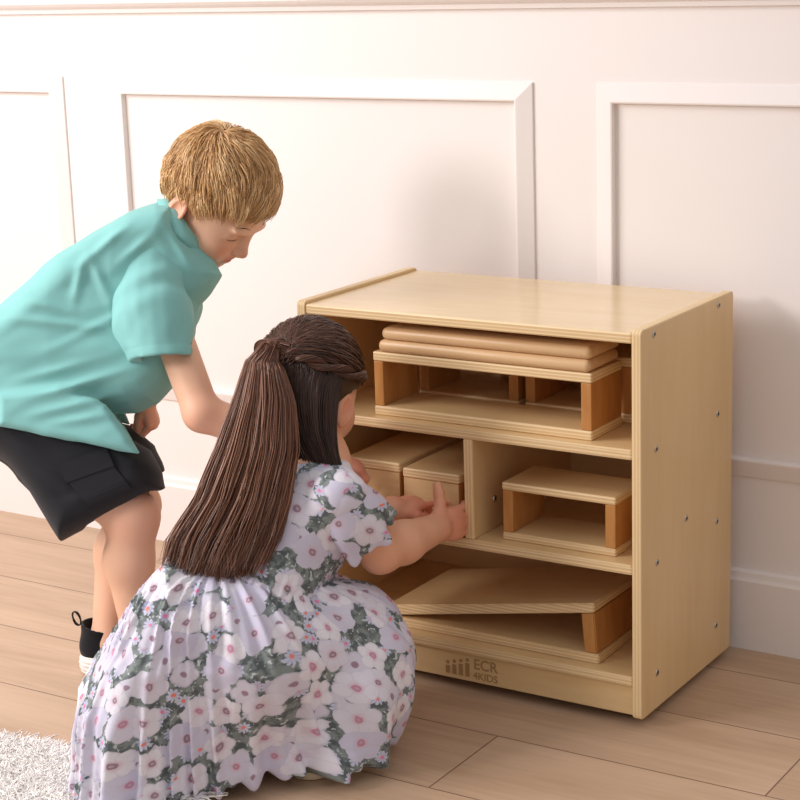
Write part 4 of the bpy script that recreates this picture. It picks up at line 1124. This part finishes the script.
# lower hair, hanging close to the neck
n = 3000; U_ = RNG.normal(size=(n * 6, 3)); U_ /= np.linalg.norm(U_, axis=1, keepdims=True); q0 = ec + U_ * er
ok = (q0[:, 0] < -.032) & (q0[:, 2] < .03) & (q0[:, 2] > -.055); q0 = q0[ok][:n]; n = len(q0); mS = 14
W0 = toW(q0); P = np.zeros((n, mS, 3)); jit = RNG.normal(size=(n, 3)) * .003
frac = (W0 - gc) @ gRt
endx = 322 + frac / .08 * 24; 
for i in range(mS):
    f_ = i / (mS - 1); q = q0.copy(); drop = f_ * 1.0
    E_ = np.array([at(x, 482 + j * 900, 2.872 + .028 * (1 - u)) for x, j, u in zip(endx, jit[:, 0], frac / .08)]) if i == 0 else E_
    q_ = q0 * np.array([1.04, 1.04, 1.]) * (1 + .02 * math.sin(f_ * math.pi)); A_ = toW(q_)
    low = gc - gR[:, 2] * .075 + gRt * frac[:, None] * .95 + gR[:, 0] * np.clip(q0[:, :1] - .03, -.1, -.03) * .9
    P[:, i] = (1 - f_) ** 2 * A_ + 2 * f_ * (1 - f_) * low + f_ ** 2 * E_ + jit * f_
add_strands(P, np.interp(np.linspace(0, 1, mS), [0, .2, .8, 1], [.0008, .0011, .001, .0004])[None], .12 + .07 * RNG.normal(size=n))
# the long tail of hair down the back
n = 5200; mS = 20
ys = [348, 368, 400, 450, 500, 540, 585]; xl = [250, 243, 232, 215, 195, 169, 157]; xr = [274, 284, 295, 298, 289, 277, 252]; dp_ = [2.915, 2.885, 2.872, 2.855, 2.838, 2.825, 2.805]; th_ = [.014, .020, .026, .028, .024, .020, .014]
a_ = RNG.uniform(-1, 1, n); a_ = np.sign(a_) * np.abs(a_) ** .9; bq = RNG.uniform(-1, 1, n) * np.sqrt(np.clip(1 - a_ ** 2, .05, 1))
nl = 46; la = np.sort(RNG.uniform(-1, 1, nl)); lb = RNG.uniform(-1, 1, nl) * np.sqrt(np.clip(1 - la ** 2, .05, 1)); lid = RNG.integers(0, nl, n)
loose = RNG.random(n) < .18
lend = 574 - 24 * np.abs(RNG.normal(size=nl)) * .9 + RNG.normal(size=nl) * 5 + 6 * np.sin(la * 6)
endy = np.where(loose, 578 - 30 * RNG.random(n), lend[lid] + 12 - 26 * RNG.random(n)) + 8 * RNG.normal(size=n) * .5
wv1 = RNG.uniform(0, 6.28, n); lwv = RNG.uniform(0, 6.28, nl)
cl = RNG.normal(size=nl)[lid]
G_w = toW(G_[None])[0]
rows = []
for i in range(mS):
    f_ = i / (mS - 1); y = 350 + (endy - 350) * f_
    L_ = np.interp(y, ys, xl); Rr = np.interp(y, ys, xr); D_ = np.interp(y, ys, dp_); T_ = np.interp(y, ys, th_)
    pull = np.where(loose, 0., .62 * f_ ** .8 + .25 * np.clip(f_ - .85, 0, 1) / .15)
    aa = a_ + (la[lid] - a_) * np.minimum(pull, .9) + .06 * np.sin(lwv[lid] + f_ * 6) * f_ + np.where(loose, .06, .02) * np.sin(wv1 + f_ * 6) * f_
    bb = bq + (lb[lid] - bq) * np.minimum(pull, .9)
    cx = (L_ + Rr) / 2 + (Rr - L_) / 2 * np.clip(aa, -1.08, 1.08)
    rows.append(CAM + (D_ - bb * T_)[:, None] * (CF + CR * ((cx - 400) / FPX)[:, None] + CU * ((400 - y) / FPX)[:, None]))
P = np.stack(rows, 1)
# start inside the gathered knot and bend over
k0 = G_w + RNG.normal(size=(n, 3)) * .005
st_ = np.stack([k0, k0 * .45 + P[:, 0] * .55 - CF * .012 + UZ * .008], 1)
P = np.concatenate([st_, P[:, 1:]], 1)
add_strands(P, np.interp(np.linspace(0, 1, P.shape[1]), [0, .1, .75, 1], [.0010, .0012, .0011, .0003])[None], .50 + .10 * RNG.normal(size=n) + .07 * cl, 3, .16)
# wrapped lock round the knot
n = 260; mT = 30; t = np.linspace(0, 1, mT); kx = nrm(at(262, 352, 2.9) - G_w); ke1 = gRt; ke2 = nrm(np.cross(kx, ke1)); kc = G_w * .45 + at(260, 350, 2.905) * .55
rr_ = RNG.uniform(.012, .0185, n); hh_ = RNG.uniform(-.008, .008, n); a0 = RNG.uniform(-.3, .3, n)
ang = a0[:, None] + 2 * math.pi * 1.1 * t[None]
P = kc + (rr_[:, None] * np.cos(ang))[..., None] * ke1 * 1.15 + (rr_[:, None] * np.sin(ang))[..., None] * ke2 + (hh_[:, None] + .006 * t[None])[..., None] * kx
add_strands(P, .0010, .36 + .12 * RNG.normal(size=n))
V, Q = joined(sets); me = np_mesh('hair', V, [Q]); vattr(me, 'tone', np.concatenate(tones)); link('hair', me, M_brown, go)

# ------------------------------------------------------------------ the shaggy rug in the corner
RUGX0, RUGX1, RUGY0, RUGY1 = -2.0, -.60, -1.7, -.492
M_rugb = plain('rug_backing', s2l(246, 240, 232), .9)
m, nt, b = mat('rug_wool'); a = N(nt, 'ShaderNodeAttribute'); a.attribute_name = 'tone'
lk(nt, mix(nt, a.outputs['Fac'], s2l(246, 240, 235), s2l(254, 251, 248)), b.inputs['Base Color']); b.inputs['Roughness'].default_value = .85; b.inputs['Sheen Weight'].default_value = .2
b.inputs['Subsurface Weight'].default_value = 0.; b.inputs['Subsurface Radius'].default_value = (.02, .02, .02); b.inputs['Subsurface Scale'].default_value = 1.
M_rug = m
RUGX0, RUGX1, RUGY0, RUGY1 = -1.75, -.46, -1.45, -.548
rug = thing('rug', 'white shaggy rug in the corner of the wooden floor', 'rug', ((RUGX0 + RUGX1) / 2, (RUGY0 + RUGY1) / 2, 0))
bm = bmesh.new(); add_box(bm, (RUGX0, RUGY0, .0005), (RUGX1, RUGY1, .007), 0)
es = [e for e in bm.edges if abs(e.verts[0].co.z - e.verts[1].co.z) > .004]; bmesh.ops.bevel(bm, geom=es, offset=.06, segments=8, profile=.5, affect='EDGES')
from_bm('backing', bm, M_rugb, rug)
def tufts(n, x0, x1, y0, y1):
    x = RNG.uniform(x0, x1, n); y = RNG.uniform(y0, y1, n); m_ = 7
    tx, ty = np.round(x / .016) * .016, np.round(y / .016) * .016       # yarns of one knot lean together
    hsh = np.stack([np.sin(tx * 913 + ty * 517), np.cos(tx * 411 - ty * 877)], 1)
    ln = RNG.uniform(.028, .046, n); a = hsh * .75 + RNG.normal(size=(n, 2)) * .35
    P = np.zeros((n, m_, 3)); ph = RNG.uniform(0, 6.28, (n, 2))
    for i in range(m_):
        f_ = i / (m_ - 1)
        P[:, i, 0] = x + a[:, 0] * ln * (.25 * f_ + .7 * f_ ** 2) + .0022 * np.sin(ph[:, 0] + f_ * 9) * f_
        P[:, i, 1] = y + a[:, 1] * ln * (.25 * f_ + .7 * f_ ** 2) + .0022 * np.sin(ph[:, 1] + f_ * 8) * f_
        P[:, i, 2] = .006 + ln * .72 * (f_ - .38 * f_ ** 2 * np.minimum(1.2, np.abs(a).sum(1)))
    return P
Pt = np.concatenate([tufts(32000, -1.05, RUGX1 - .01, -.80, RUGY1 - .004), tufts(17000, RUGX0 + .02, RUGX1 - .02, RUGY0 + .02, -.80), tufts(7000, RUGX0 + .02, -1.05, -.80, RUGY1 - .01)])
V, Q, si, st = strands_mesh(Pt, np.interp(np.linspace(0, 1, 7), [0, .6, 1], [.0013, .0016, .0008])[None], 3)
me = np_mesh('pile', V, [Q]); vattr(me, 'tone', np.clip(.8 + .25 * RNG.normal(size=len(Pt)), 0, 1)[si]); tag(link('pile', me, M_rug, rug), kind='stuff')
